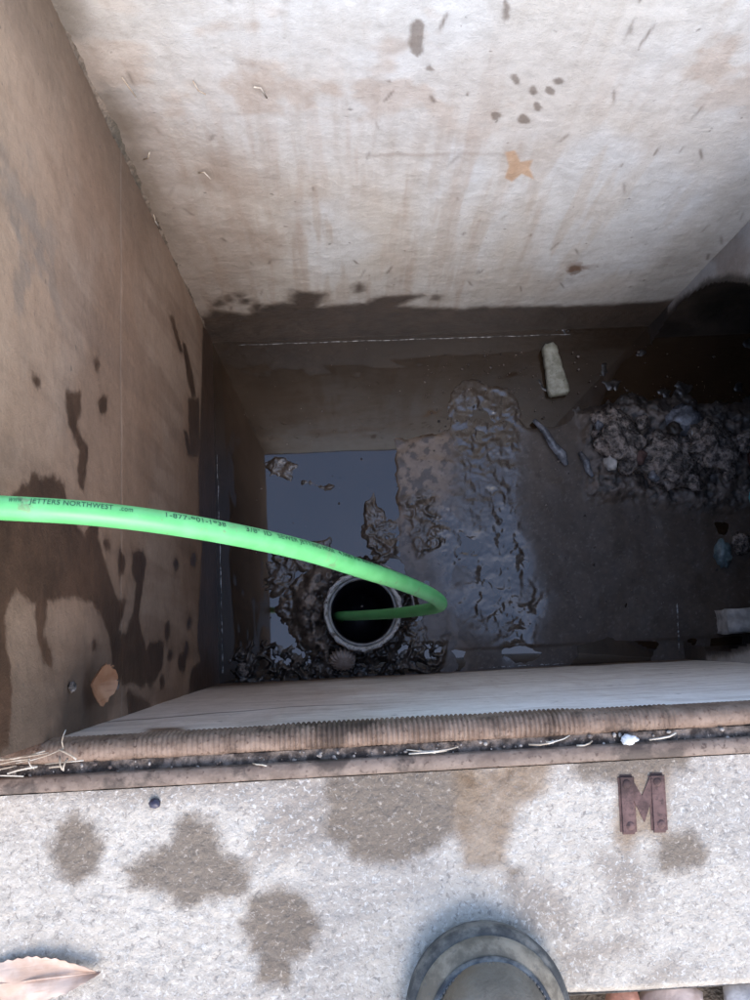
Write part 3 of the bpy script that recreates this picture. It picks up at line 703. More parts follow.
# ------------------------------------------------------------------ drain pipe
pr = empty('drain_pipe', (PX, PY, -0.5))
tag(pr, 'upright pale-rimmed drain pipe standing in the sludge with the hose inside', 'pipe')
PT = 0.052
def wob(a, j):
    k = 0.0008 * math.sin(3 * a + 1) + 0.0004 * math.sin(7 * a) + 0.0008 * math.sin(17 * a + j) + 0.0007 * math.sin(31 * a + 2 * j)
    return (k * (1 if j < 5 else 0.3), 0.0014 * math.sin(5 * a + 2) + 0.0008 * math.sin(13 * a + j) + 0.0007 * math.sin(29 * a + j * 1.3) if 2 <= j <= 6 else 0)
s = NT('old_pipe')
n = s.noise(70, 6, 0.7); g = s.n.new('ShaderNodeSeparateXYZ'); s.L(s.co, g.inputs[0])
c = s.mix(s.ramp(n, 0.36, 0.52), (0.20, 0.18, 0.16), (0.66, 0.65, 0.63)); c = s.mix(s.ramp(s.noise(190, 4), 0.58, 0.70), c, (0.07, 0.058, 0.05))
pipe_mat = s.done(c, 0.55, s.bump(s.noise(110, 6, 0.75), 1.0, 0.004))
prof = [(0.0645, -0.10), (0.0645, 0.0), (0.0650, PT - 0.014), (0.0648, PT - 0.004), (0.0632, PT - 0.0005), (0.0605, PT + 0.0004), (0.0582, PT - 0.002), (0.0572, PT - 0.012)]
link('hub', lathe('hub', prof, 128, (PX, PY), wob), pipe_mat, pr)
s = NT('pipe_liner'); c = s.mix(s.ramp(s.noise(60, 5), 0.4, 0.65), (0.20, 0.195, 0.19), (0.36, 0.355, 0.35)); liner_mat = s.done(c, 0.35)
link('inner_ring', lathe('inner_ring', [(0.0574, PT - 0.0125), (0.0560, PT - 0.0100), (0.0545, PT - 0.0093), (0.0528, PT - 0.0105), (0.0522, PT - 0.02)], 96, (PX, PY)), liner_mat, pr)
s = NT('dark_bore'); c = s.mix(s.ramp(s.noise(30, 5), 0.4, 0.7), (0.030, 0.024, 0.042), (0.055, 0.045, 0.072)); bore_mat = s.done(c, 0.35, s.bump(s.noise(90, 4), 0.5, 0.002))
bore = lathe('bore', [(0.0523, PT - 0.0195), (0.0515, -0.1), (0.0515, -0.5), (0.0, -0.5)], 64, (PX, PY))
o = link('bore', bore, bore_mat, pr); tag(o, 'black inside of the pipe')
# remnant of an outer sleeve standing off the right of the hub
pts = []
for i in range(22):
    a = R(-12 + 82 * i / 21); pts.append((PX + 0.006 + 0.0785 * math.cos(a), PY + 0.002 + 0.0785 * math.sin(a), 0.040))
v, f = [], []
for x, y, z in pts:
    d = Vector((x - PX, y - PY, 0)).normalized()
    for rr2, zz in ((0, -0.06), (0, 0.0), (0.0028, 0.0), (0.0028, -0.06)): v.append((x + d.x * rr2, y + d.y * rr2, z + zz))
for i in range(21):
    for k in range(4): a = 4 * i + k; b = 4 * i + (k + 1) % 4; f.append((a, b, b + 4, a + 4))
f += [(3, 2, 1, 0), (84, 85, 86, 87)]
o = link('sleeve', mesh_pd('sleeve', v, f), liner_mat, pr); tag(o, 'broken thin outer sleeve')

# ------------------------------------------------------------------ jetting hose with its printed text
HR = 0.0077
ctrl = [(-0.62, 0.118, 0.835), (-0.50, 0.113, 0.890), (-0.385, 0.106, 0.9290), (-0.300, 0.0985, 0.9335), (-0.2143, 0.0905, 0.9320), (-0.1557, 0.0855, 0.9200), (-0.0969, 0.0775, 0.8915), (-0.0354, 0.0668, 0.8350), (0.0120, 0.0560, 0.7560),
        (0.0500, 0.0492, 0.6620), (0.0830, 0.0418, 0.5680), (0.1030, 0.0365, 0.4800), (0.1085, 0.0345, 0.3900), (0.0960, 0.0342, 0.3000), (0.0620, 0.0345, 0.1950), (0.0180, 0.0365, 0.0980), (-0.0130, 0.0390, 0.0300), (-0.0245, 0.0410, -0.05), (-0.0270, 0.043, -0.16), (-0.026, 0.0445, -0.30), (-0.024, 0.0445, -0.42)]
def catmull(P, per=16):
    P = [Vector(p) for p in P]; P = [P[0] * 2 - P[1]] + P + [P[-1] * 2 - P[-2]]
    out = []
    for i in range(1, len(P) - 2):
        a, b, c, d = P[i - 1:i + 3]
        for k in range(per):
            t = k / per
            out.append(0.5 * ((2 * b) + (c - a) * t + (2 * a - 5 * b + 4 * c - d) * t * t + (3 * b - a - 3 * c + d) * t ** 3))
    out.append(P[-2]); return out
raw = catmull(ctrl)
for _ in range(6):
    raw = [raw[0]] + [(raw[i - 1] + raw[i] * 2 + raw[i + 1]) / 4 for i in range(1, len(raw) - 1)] + [raw[-1]]
S = [0.0]
for i in range(1, len(raw)): S.append(S[-1] + (raw[i] - raw[i - 1]).length)
S = np.array(S); PTS = np.array([tuple(p) for p in raw])
def hose_at(s_):
    p = np.array([np.interp(s_, S, PTS[:, k]) for k in range(3)])
    a = np.array([np.interp(s_ - 0.004, S, PTS[:, k]) for k in range(3)]); b = np.array([np.interp(s_ + 0.004, S, PTS[:, k]) for k in range(3)])
    T = Vector(b - a).normalized()
    return Vector(p), T
hose = empty('jetting_hose', tuple(ctrl[4]))
tag(hose, 'bright green jetting hose curving over the pit and down into the drain pipe', 'hose')
s = NT('green_hose')
n = s.noise(45, 5, 0.6); n2 = s.noise(300, 3)
c = s.mix(s.ramp(n, 0.35, 0.7), (0.110, 0.42, 0.130), (0.145, 0.49, 0.170)); c = s.mix(s.ramp(s.noise(30, 6, 0.7), 0.60, 0.74, 0, 0.55), c, (0.12, 0.36, 0.12)); c = s.mix(s.ramp(s.noise(55, 7, 0.75), 0.60, 0.68, 0, 0.6), c, (0.17, 0.15, 0.09)); c = s.mix(s.ramp(s.noise(14, 6, 0.7), 0.60, 0.68, 0, 0.35), c, (0.20, 0.24, 0.13))
hose_mat = s.done(c, s.ramp(n, 0.3, 0.7, 0.30, 0.48), s.bump(n2, 0.12, 0.0006))
link('tube', tube_mesh('tube', raw, HR, 24), hose_mat, hose)
s = NT('black_print'); ink = s.done(s.mix(s.ramp(s.noise(900, 3), 0.42, 0.60), (0.012, 0.05, 0.025), (0.035, 0.18, 0.07)), 0.6)
dg = bpy.context.evaluated_depsgraph_get()
def s_of_x(x, smax):                       # arc length where the descending run passes a given x
    i = np.argmax((PTS[:, 0] > x)); return S[i]
def print_text(txt, x0, x1, size, theta0):
    cu = bpy.data.curves.new('print', 'FONT'); cu.body = txt; cu.size = 1.0; cu.space_character = 1.08; cu.offset = 0.010
    to = bpy.data.objects.new('tmp', cu); C.objects.link(to)
    bpy.context.view_layer.update(); d = bpy.context.evaluated_depsgraph_get()
    me = bpy.data.meshes.new_from_object(to.evaluated_get(d)); bpy.data.objects.remove(to)
    bm = bmesh.new(); bm.from_mesh(me)
    for yy in np.arange(-0.15, 0.85, 0.1):
        bmesh.ops.bisect_plane(bm, geom=list(bm.verts) + list(bm.edges) + list(bm.faces), plane_co=(0, float(yy), 0), plane_no=(0, 1, 0))
    xs_ = [v.co.x for v in bm.verts]; lo, hi = min(xs_), max(xs_)
    s0, s1 = s_of_x(x0, 1), s_of_x(x1, 1)
    for v in bm.verts:
        q = s0 + (v.co.x - lo) / (hi - lo) * (s1 - s0)
        p, T = hose_at(q)
        up = Vector((-0.25, 0.15, 1.0)); N = (up - T * up.dot(T)).normalized(); Bn = N.cross(T)   # Bn points across the hose
        if Bn.y < 0: Bn = -Bn
        th = theta0 + (v.co.y - 0.35) * size / HR
        v.co = p + (N * math.cos(th) + Bn * math.sin(th)) * (HR + 0.00022)
    bm.normal_update()
    me2 = bpy.data.meshes.new('printed_text'); bm.to_mesh(me2); bm.free()
    o = link('printed_text', me2, ink, hose, smooth=False)
    return o
def hx(u): return float(np.interp(u, [0, 100, 200, 300, 360, 400, 430], [-0.2143, -0.1557, -0.0969, -0.0354, 0.0105, 0.049, 0.083]))
for txt, a, b in (('WWW.', 8, 25), ('JETTERS NORTHWEST', 28, 110), ('.com', 113, 129), ('1-877-901-1938', 157, 213), ('3/8" ID', 236, 258), ('SEWER JETTING HOSE', 264, 322), ('4,000 PSI MAX.T', 327, 366), ('MIN.BURST 10,000', 373, 412)):
    print_text(txt, hx(a), hx(b), 0.0056, 0.50)

# ------------------------------------------------------------------ leaves
def leaf_mesh(name, length, width, prof, nx=22, ny=9, curl=0.15, cup=0.2, ser=0.0, seed=0):
    rs = np.random.RandomState(seed); v, f = [], []
    for i in range(nx + 1):
        t = i / nx; w = np.interp(t, [p[0] for p in prof], [p[1] for p in prof]) * width / 2
        for j in range(ny + 1):
            q = -1 + 2 * j / ny
            e = 1 + (ser * (1 if i % 2 else -1) if abs(q) > 0.9 else 0)
            x = t * length; y = q * w * e
            z = curl * length * (t - 0.5) ** 2 * 2 + cup * abs(q) ** 1.5 * w + 0.02 * length * math.sin(7 * t + 3 * q + seed) + 0.006 * length * math.sin(17 * t * (1 + abs(q)))
            v.append((x - length / 2, y, z))
    for i in range(nx):
        for j in range(ny):
            a = i * (ny + 1) + j; f.append((a, a + ny + 1, a + ny + 2, a + 1))
    n0 = len(v)
    v += [(a, b, c - 0.0006) for a, b, c in v]; f += [tuple(reversed([i + n0 for i in q])) for q in f]
    return mesh_pd(name, v, f)
def leaf_mat(name, a, b, edge):
    s = NT(name); n = s.noise(60, 5); veins = s.noise(1.0, 3, vec=s.mapv((25, 260, 25)))
    c = s.mix(s.ramp(n, 0.35, 0.7), a, b); c = s.mix(s.ramp(veins, 0.55, 0.7, 0, 0.5), c, edge)
    return s.done(c, 0.6, s.bump(veins, 0.5, 0.0008))
lf = empty('brown_leaf', (XL + 0.004, -0.026, 0.712)); tag(lf, 'curled dry orange brown leaf stuck to the tan wall', 'leaf')
m = leaf_mat('dry_brown_leaf', (0.34, 0.150, 0.070), (0.44, 0.225, 0.120), (0.24, 0.10, 0.045))
me = leaf_mesh('blade', 0.038, 0.034, [(0, 0.22), (0.04, 0.62), (0.09, 0.74), (0.14, 0.80), (0.2, 1.0), (0.27, 0.97), (0.33, 1.05), (0.4, 0.96), (0.5, 0.90), (0.56, 0.94), (0.65, 0.78), (0.75, 0.66), (0.84, 0.60), (0.93, 0.36), (1, 0.06)], nx=40, curl=0.22, cup=0.45, ser=0.035, seed=3)
o = link('blade', me, m, lf); o.matrix_parent_inverse = Matrix(); o.location = (0.006, 0, 0); o.rotation_euler = (R(20), R(72), R(14))
o = link('stalk', tube_mesh('stalk', [(-0.002, 0.004, -0.016), (0.004, 0.010, -0.026), (0.007, 0.013, -0.036)], 0.0011, 6), m, lf); o.matrix_parent_inverse = Matrix()
lf = empty('pale_leaf', (-0.224, -0.214, D + 0.001)); tag(lf, 'pale pinkish lance-shaped dry leaf lying on the concrete ledge', 'leaf')
m = leaf_mat('dry_pale_leaf', (0.44, 0.29, 0.205), (0.56, 0.42, 0.33), (0.28, 0.15, 0.095))
me = leaf_mesh('blade', 0.098, 0.029, [(0, 0.05), (0.12, 0.55), (0.35, 0.95), (0.55, 1.0), (0.75, 0.75), (0.9, 0.35), (1, 0.03)], 30, 9, 0.05, 0.15, 0.04, 5)
o = link('blade', me, m, lf); o.matrix_parent_inverse = Matrix(); o.location = (-0.006, -0.003, 0.004); o.rotation_euler = (0, 0, R(3))
midrib = tube_mesh('midrib', [(-0.048, 0, 0.0035), (-0.02, 0.0, 0.003), (0.02, 0, 0.0022), (0.046, 0, 0.003)], [0.0009, 0.0008, 0.0006, 0.0003], 6)
o = link('midrib', midrib, m, lf); o.matrix_parent_inverse = Matrix(); o.location = (-0.006, -0.003, 0.003); o.rotation_euler = (0, 0, R(3))

# ------------------------------------------------------------------ work boot
BX, BT, BL = 0.080, -0.1975, 0.300           # axis x, tip y, length
bt = empty('work_boot', (BX, BT - 0.15, D)); tag(bt, 'worn dusty tan work boot with dark rubber sole standing on the ledge', 'boot')
def half_w(d):                               # d = distance back from the toe tip
    d = max(d, 0.0)
    toe = 0.0560 * (1 - (1 - min(d / 0.068, 1)) ** 2.25) ** 0.5
    return toe if d < 0.068 else np.interp(d, [0.068, 0.11, 0.17, 0.235, 0.27, 0.29, 0.30], [0.0560, 0.0555, 0.043, 0.041, 0.037, 0.024, 0.004])
def outline(inset, n=56):
    ds = [0.0] + list(0.068 * (np.linspace(0.04, 1, 22)) ** 2) + list(np.linspace(0.08, 0.298, n - 24))
    L_, R_ = [], []
    for d in ds:
        L_.append((BX - half_w(d), BT - d)); R_.append((BX + half_w(d), BT - d))
    pts = L_[1:] + R_[::-1][:-1]
    pts = [(BX, BT)] + pts
    n_ = len(pts); out = []
    for i in range(n_):
        a = Vector(pts[i - 1]); b = Vector(pts[(i + 1) % n_]); t = (b - a).normalized(); nn = Vector((-t.y, t.x))
        out.append(Vector(pts[i]) + nn * inset)
    return out
def stack(name, rings, mat, cap=True):
    v, f = [], []; n_ = None
    for inset, z in rings:
        o_ = outline(inset); n_ = len(o_); v += [(p.x, p.y, D + z) for p in o_]
    for i in range(len(rings) - 1):
        for k in range(n_):
            a = i * n_ + k; b = i * n_ + (k + 1) % n_; f.append((a, b, b + n_, a + n_))
    if cap: f.append(tuple(range((len(rings) - 1) * n_, len(rings) * n_)))
    return link(name, mesh_pd(name, v, f), mat, bt)
s = NT('rubber_sole'); n = s.noise(50, 6, 0.65)
c = s.mix(s.ramp(n, 0.4, 0.68), (0.045, 0.044, 0.042), (0.19, 0.175, 0.15)); sole_mat = s.done(c, 0.8, s.bump(s.noise(180, 4), 0.6, 0.0015))
s = NT('dusty_rand'); n = s.noise(45, 6, 0.65)
c = s.mix(s.ramp(n, 0.40, 0.62), (0.12, 0.098, 0.070), (0.27, 0.225, 0.165)); c = s.mix(s.ramp(s.noise(170, 4), 0.58, 0.72, 0, .7), c, (0.09, 0.085, 0.08)); rand_mat = s.done(c, 0.8, s.bump(n, 0.6, 0.002))
s = NT('dusty_leather'); n = s.noise(26, 6, 0.62); n2 = s.noise(120, 5, 0.65)
c = s.mix(s.ramp(n, 0.38, 0.66), (0.110, 0.088, 0.063), (0.180, 0.150, 0.114)); c = s.mix(s.ramp(n2, 0.58, 0.74, 0, .6), c, (0.085, 0.066, 0.052)); c = s.mix(s.ramp(s.noise(16, 5), 0.52, 0.66, 0, .6), c, (0.14, 0.092, 0.05)); c = s.mix(s.ramp(s.noise(40, 6, .7), 0.6, 0.7, 0, .6), c, (0.22, 0.195, 0.16))
leather = s.done(c, 0.7, s.bump(s.math('ADD', n2, s.noise(420, 3)), 0.5, 0.0015))
s = NT('dark_welt'); c = s.mix(s.ramp(s.noise(90, 5), 0.4, 0.65), (0.030, 0.034, 0.042), (0.16, 0.16, 0.155)); welt_mat = s.done(c, 0.65)
stack('sole', [(0.002, 0.001), (0.0, 0.004), (-0.0015, 0.016), (0.0, 0.022), (0.004, 0.0245), (0.009, 0.025)], sole_mat)
stack('rand', [(0.0035, 0.020), (0.0035, 0.0265), (0.0055, 0.0290), (0.0105, 0.0340), (0.0130, 0.0350), (0.0150, 0.034)], rand_mat)
stack('welt', [(0.0130, 0.031), (0.0125, 0.0365), (0.0140, 0.0395), (0.0165, 0.0400), (0.0185, 0.037)], welt_mat)
# upper: lofted sections from the toe to the ankle shaft
v, f = [], []; seg = 28
stations = [0.0140, 0.0146, 0.0165, 0.0185, 0.022, 0.028, 0.037, 0.05, 0.068, 0.09, 0.115, 0.14, 0.165, 0.185]
for d in stations:
    w = max(half_w(d + 0.001) - 0.0165, 0.004) if d < 0.07 else half_w(d) - 0.014
    e = math.sqrt(max(0.0, 1 - (1 - min((d - 0.0139) / 0.055, 1)) ** 2))
    hgt = 0.001 + 0.043 * e + max(0, d - 0.07) * 0.38
    if d < 0.07: w = 0.0405 * e ** 0.92 + 0.0005
    for k in range(seg + 1):
        a = math.pi * k / seg; ca, sa = math.cos(a), math.sin(a)
        v.append((BX + math.copysign(abs(ca) ** 0.75, ca) * w, BT - d, D + 0.032 + abs(sa) ** 0.8 * hgt))
for i in range(len(stations) - 1):
    for k in range(seg):
        a = i * (seg + 1) + k; f.append((a, a + 1, a + seg + 2, a + seg + 1))
f.append(tuple(range(seg + 1)))
link('upper', mesh_pd('upper', v, f), leather, bt)
v, f = [], []; seg = 32
for z, yc, ry, rx in [(0.030, 0.222, 0.068, 0.038), (0.06, 0.216, 0.072, 0.038), (0.09, 0.212, 0.068, 0.038), (0.12, 0.215, 0.058, 0.039), (0.16, 0.220, 0.054, 0.041), (0.175, 0.220, 0.055, 0.042), (0.172, 0.220, 0.049, 0.036), (0.10, 0.220, 0.046, 0.032)]:
    for k in range(seg):
        a = 2 * math.pi * k / seg; v.append((BX + rx * math.cos(a), BT - yc + ry * math.sin(a), D + z))
for i in range(7):
    for k in range(seg): a = i * seg + k; b = i * seg + (k + 1) % seg; f.append((a, b, b + seg, a + seg))
f.append(tuple(range(7 * seg, 8 * seg)))
link('shaft', mesh_pd('shaft', v, f), leather, bt)
for i in range(5):
    d = 0.105 + i * 0.016; z = 0.032 + 0.044 + (d - 0.07) * 0.38 + 0.0015
    link('lace', tube_mesh('lace', [(BX - 0.019, BT - d, D + z - 0.006), (BX - 0.008, BT - d - 0.002, D + z + 0.001), (BX + 0.008, BT - d - 0.002, D + z + 0.001), (BX + 0.019, BT - d, D + z - 0.006)], 0.0019, 7), welt_mat, bt)
# welt stitches
st_parts = []
ol = outline(0.0152)
acc = 0.0; last = None
for i in range(len(ol)):
    a, b = ol[i], ol[(i + 1) % len(ol)]
    L_ = (b - a).length; n_ = max(1, int(L_ / 0.0042))
    if a.y < BT - 0.16: continue
    for k in range(n_):
        p = a.lerp(b, (k + 0.2) / n_); q = a.lerp(b, (k + 0.75) / n_)
        if (q - p).length < 0.0012: continue
        m_ = tube_mesh('t', [(p.x, p.y, D + 0.0400), ((p.x + q.x) / 2, (p.y + q.y) / 2, D + 0.0409), (q.x, q.y, D + 0.0400)], 0.0007, 5)
        st_parts.append(([tuple(x.co) for x in m_.vertices], [tuple(pp.vertices) for pp in m_.polygons])); bpy.data.meshes.remove(m_)
vv, ff = join_pd(st_parts)
s = NT('thread'); thread = s.done((0.12, 0.11, 0.10), 0.8)
o = link('stitching', mesh_pd('stitching', vv, ff), thread, bt)

# ------------------------------------------------------------------ debris in the pit
def debris(name, label, cat, me, mat, loc, rot=(0, 0, 0), group=None):
    o = link(name, me, mat); o.location = loc; o.rotation_euler = rot; tag(o, label, cat, group); return o
s = NT('pale_greenish'); n = s.noise(80, 5, 0.65)
c = s.mix(s.ramp(n, 0.35, 0.65), (0.22, 0.215, 0.16), (0.38, 0.37, 0.30)); c = s.mix(s.ramp(s.noise(230, 4), 0.6, 0.72), c, (0.12, 0.11, 0.08)); wedge_mat = s.done(c, 0.55, s.bump(n, 0.7, 0.002))
# tapered ridged chunk: lofted rectangular sections
secs = [(0.0, 0.010), (0.006, 0.0155), (0.016, 0.0165), (0.020, 0.0145), (0.026, 0.0170), (0.038, 0.0180), (0.044, 0.0172), (0.052, 0.0192), (0.066, 0.0205), (0.082, 0.0225), (0.090, 0.0220), (0.094, 0.017)]
v, f = [], []; seg = 14
for i, (x, w) in enumerate(secs):
    for k in range(seg):
        a = 2 * math.pi * k / seg; ca, sa = math.cos(a), math.sin(a)
        v.append((x - 0.047 + 0.0012 * math.sin(k * 2.1 + i), math.copysign(abs(ca) ** 0.55, ca) * w * 0.88, math.copysign(abs(sa) ** 0.6, sa) * (0.011 + 0.0006 * math.sin(i * 2.3 + k))))
for i in range(len(secs) - 1):
    for k in range(seg): a = i * seg + k; b = i * seg + (k + 1) % seg; f.append((a, b, b + seg, a + seg))
f += [tuple(range(seg))[::-1], tuple(range((len(secs) - 1) * seg, len(secs) * seg))]
debris('wedge', 'pale greenish tapered wedge lying on the dark sludge by the whitish wall', 'wedge', mesh_pd('wedge', v, f), wedge_mat, (0.381, 0.455, 0.012), (R(4), R(3), R(-82)))

s = NT('grey_blue_wet'); n = s.noise(70, 5, 0.6)
stick_mat = s.done(s.mix(s.ramp(n, 0.4, 0.65), (0.085, 0.088, 0.10), (0.22, 0.23, 0.26)), 0.22, s.bump(n, 0.7, 0.003))
debris('stick', 'wet grey-blue stick lying below the pale wedge', 'stick', tube_mesh('stick', [(-0.048, 0, 0.003), (-0.02, 0.003, 0.004), (0.008, -0.001, 0.003), (0.030, 0.002, 0.0), (0.050, -0.003, -0.002)], [0.004, 0.006, 0.0075, 0.0095, 0.004], 9), stick_mat, (0.364, 0.325, 0.010), (0, 0, R(-56)))
debris('broken_twig', 'short wet grey twig between the long stick and the lumpy clump', 'twig', tube_mesh('broken_twig', [(-0.024, 0, 0), (-0.005, 0.002, 0.003), (0.012, -0.002, 0.002), (0.024, 0.001, 0)], [0.004, 0.0065, 0.006, 0.003], 8), stick_mat, (0.423, 0.281, 0.012), (0, 0, R(-68)))
s = NT('clump_mud'); n = s.noise(60, 6, 0.65); n2 = s.noise(230, 5)
c = s.mix(s.ramp(n, 0.42, 0.62), (0.050, 0.042, 0.038), (0.30, 0.25, 0.22)); c = s.mix(s.ramp(n2, 0.62, 0.74), c, (0.30, 0.28, 0.275)); clump_mat = s.done(c, s.ramp(n2, 0.4, 0.6, 0.2, 0.5), s.bump(s.math('ADD', n, n2), 1.0, 0.004))
debris('mud_clump', 'tall narrow grey lump of sludge beside the short twig', 'clump', blob_mesh('mud_clump', 0.040, 0.058, 0.028, 1, 4, 0.4, 2.2, .07), clump_mat, (0.480, 0.318, 0.030), (0, 0, R(20)))
debris('mud_clump', 'wide brownish lump of sludge in the middle of the rubble heap', 'clump', blob_mesh('mud_clump', 0.050, 0.046, 0.028, 2, 4, 0.4, 2.4, .07), clump_mat, (0.563, 0.276, 0.032), (0, 0, R(-30)))
debris('mud_clump', 'grey lump of sludge with a white pebble in the culvert mouth', 'clump', blob_mesh('mud_clump', 0.040, 0.046, 0.034, 5, 4, 0.4, 2.2, .07), clump_mat, (0.640, 0.298, 0.036), (0, 0, R(40)))
debris('mud_clump', 'small dark bluish lump behind the rubble heap', 'clump', blob_mesh('mud_clump', 0.030, 0.026, 0.022, 8, 3, 0.35), stick_mat, (0.600, 0.350, 0.026))
s = NT('white_stone'); white_mat = s.done(s.mix(s.ramp(s.noise(90, 4), .4, .65), (0.50, 0.50, 0.50), (0.70, 0.71, 0.72)), 0.5, s.bump(s.noise(200, 3), .5, .001))
debris('white_pebble', 'tiny white pebble on top of the grey lump in the culvert mouth', 'pebble', blob_mesh('white_pebble', 0.0045, 0.0075, 0.005, 3, 3, 0.2), white_mat, (0.630, 0.300, 0.070))
s = NT('greenish_stone'); n = s.noise(70, 5)
gs_mat = s.done(s.mix(s.ramp(n, .4, .65), (0.07, 0.10, 0.11), (0.19, 0.26, 0.28)), 0.4, s.bump(n, .6, .003))
debris('greenish_stone', 'blue-green stone lying on the brown sludge in the culvert mouth', 'stone', blob_mesh('greenish_stone', 0.014, 0.024, 0.012, 4, 3, 0.3), gs_mat, (0.648, 0.114, 0.008))
debris('dark_stone', 'dull grey stone next to the blue-green stone', 'stone', blob_mesh('dark_stone', 0.016, 0.020, 0.012, 6, 3, 0.3), clump_mat, (0.683, 0.130, 0.008))
s = NT('rusty_red'); rr_mat = s.done(s.mix(s.ramp(s.noise(60, 5), .4, .65), (0.06, 0.018, 0.010), (0.16, 0.05, 0.028)), 0.5)
debris('rusty_scrap', 'reddish rusty scrap lying behind the grey lump in the culvert mouth', 'scrap', blob_mesh('rusty_scrap', 0.016, 0.040, 0.010, 7, 3, 0.3), rr_mat, (0.722, 0.285, 0.020))
s = NT('cyan_plastic'); cy_mat = s.done((0.10, 0.42, 0.47), 0.4)
debris('plastic_bit', 'small cyan plastic bit in the culvert mouth', 'plastic', blob_mesh('plastic_bit', 0.008, 0.012, 0.004, 9, 3, 0.3), cy_mat, (0.712, 0.208, 0.012))

s = NT('pale_lump'); n = s.noise(60, 5); lump_mat = s.done(s.mix(s.ramp(n, .35, .65), (0.34, 0.32, 0.30), (0.55, 0.53, 0.51)), 0.8, s.bump(n, .8, .004))
# fluted cap half sunk in the mud in front of the pipe
s = NT('brown_cap'); n = s.noise(80, 5); cap_mat = s.done(s.mix(s.ramp(n, .35, .65), (0.24, 0.185, 0.15), (0.42, 0.34, 0.29)), 0.5, s.bump(n, .5, .001))
v, f = [], []; seg = 96
for j, (r, z) in enumerate([(0.0015, 0.012), (0.010, 0.0115), (0.016, 0.009), (0.0195, 0.004), (0.0215, -0.004), (0.0195, -0.004)]):
    for k in range(seg):
        a = 2 * math.pi * k / seg; q = 1 + (0.10 * math.cos(18 * a) if j >= 2 else 0.0)
        v.append((r * q * math.cos(a), r * q * math.sin(a), z))
for j in range(5):
    for k in range(seg): a = j * seg + k; b = j * seg + (k + 1) % seg; f.append((a, a + seg, b + seg, b))
f.append(tuple(range(seg)))
debris('fluted_cap', 'small brown fluted cap half sunk in the mud below the drain pipe', 'cap', mesh_pd('fluted_cap', v, f), cap_mat, (-0.017, -0.033, 0.019), (R(38), R(4), 0))
debris('grey_pebble', 'rounded grey pebble in the water in the near corner of the tan wall', 'pebble', blob_mesh('grey_pebble', 0.010, 0.013, 0.010, 11, 3, 0.25), clump_mat, (-0.185, -0.042, 0.006))
for k, (y, z, r) in enumerate(((-0.026, 0.763, 0.0042), (-0.031, 0.640, 0.0050))):
    debris('wall_pebble', ('small pale pebble stuck to the tan wall %s the brown leaf' % ('above' if k == 0 else 'below')), 'pebble', blob_mesh('wall_pebble', r * 0.7, r, r, 12 + k, 3, 0.25), clump_mat, (XL + 0.003, y, z))

# pale block leaning in the near right corner
bm = bmesh.new(); bmesh.ops.create_cube(bm, size=1); bmesh.ops.subdivide_edges(bm, edges=list(bm.edges), cuts=5, use_grid_fill=True)
from mathutils import noise as mnoise
for v_ in bm.verts:
    v_.co = Vector((v_.co.x * 0.13, v_.co.y * 0.040, v_.co.z * 0.06)) + Vector((mnoise.noise(v_.co * 3), mnoise.noise(v_.co * 3 + Vector((5, 0, 0))), mnoise.noise(v_.co * 3 + Vector((0, 7, 0))))) * 0.005
me = bpy.data.meshes.new('concrete_lump'); bm.to_mesh(me); bm.free()
debris('concrete_lump', 'pale broken concrete lump in the culvert mouth against the near wall', 'concrete lump', me, lump_mat, (0.690, -0.001, 0.022), (0, 0, R(2)))

rs2 = np.random.RandomState(21)
HL = ['pale stone at the foot of the tall narrow sludge lump', 'brown muddy stone behind the tall narrow sludge lump', 'bluish stone in front of the wide brownish sludge lump', 'brown muddy stone at the front edge of the rubble heap', 'rust red stone wedged between two sludge lumps', 'pale stone beside the dark bluish lump of the heap', 'brown muddy stone in front of the culvert lump', 'black wet stone behind the wide brownish sludge lump', 'brown muddy stone inside the culvert behind the heap', 'tiny bluish stone beside the short wet twig']
heap = [(0.455, 0.275, 0.016), (0.520, 0.345, 0.014), (0.530, 0.250, 0.013), (0.600, 0.235, 0.015), (0.505, 0.285, 0.012), (0.612, 0.322, 0.012), (0.660, 0.250, 0.014), (0.570, 0.330, 0.011), (0.690, 0.300, 0.016), (0.445, 0.345, 0.010)]
for k, (x, y, r) in enumerate(heap):
    debris('heap_stone', HL[k], 'stone', blob_mesh('heap_stone', r * rs2.uniform(.7, 1.2), r * rs2.uniform(.7, 1.2), r * .7, 40 + k, 3, 0.35, 1.6, 0.05), (lump_mat, clump_mat, stick_mat, brk_mat, culv_mat)[(0, 1, 2, 1, 3, 0, 1, 4, 1, 2)[k]], (x, y, 0.032 + 0.02 * rs2.rand()), (rs2.uniform(-.5, .5), rs2.uniform(-.5, .5), rs2.uniform(0, 3)))
# loose grit over the wet mud
rs = np.random.RandomState(5); parts = []
bmq = bmesh.new(); bmesh.ops.create_icosphere(bmq, subdivisions=1, radius=1); ic_v = [tuple(v.co) for v in bmq.verts]; bmq.verts.index_update(); ic_f = [tuple(v.index for v in q.verts) for q in bmq.faces]; bmq.free()
def grit(n_, xr, yr, z, smin, smax):
    for k in range(n_):
        x, y = rs.uniform(*xr), rs.uniform(*yr); r = smin + (smax - smin) * rs.rand() ** 3; zz = z(x, y) if callable(z) else z
        sx, sy, sz = r * rs.uniform(.7, 1.3), r * rs.uniform(.7, 1.3), r * rs.uniform(.5, 1)
        parts.append(([(x + a * sx, y + b * sy, zz + c_ * sz) for a, b, c_ in ic_v], ic_f))
grit(150, (0.15, 0.34), (0.33, 0.50), 0.0008, 0.0006, 0.0026)
grit(220, (0.34, 0.72), (0.0, 0.50), 0.004, 0.0006, 0.0030)
grit(50, (0.09, 0.2), (0.12, 0.34), 0.004, 0.0006, 0.0022)
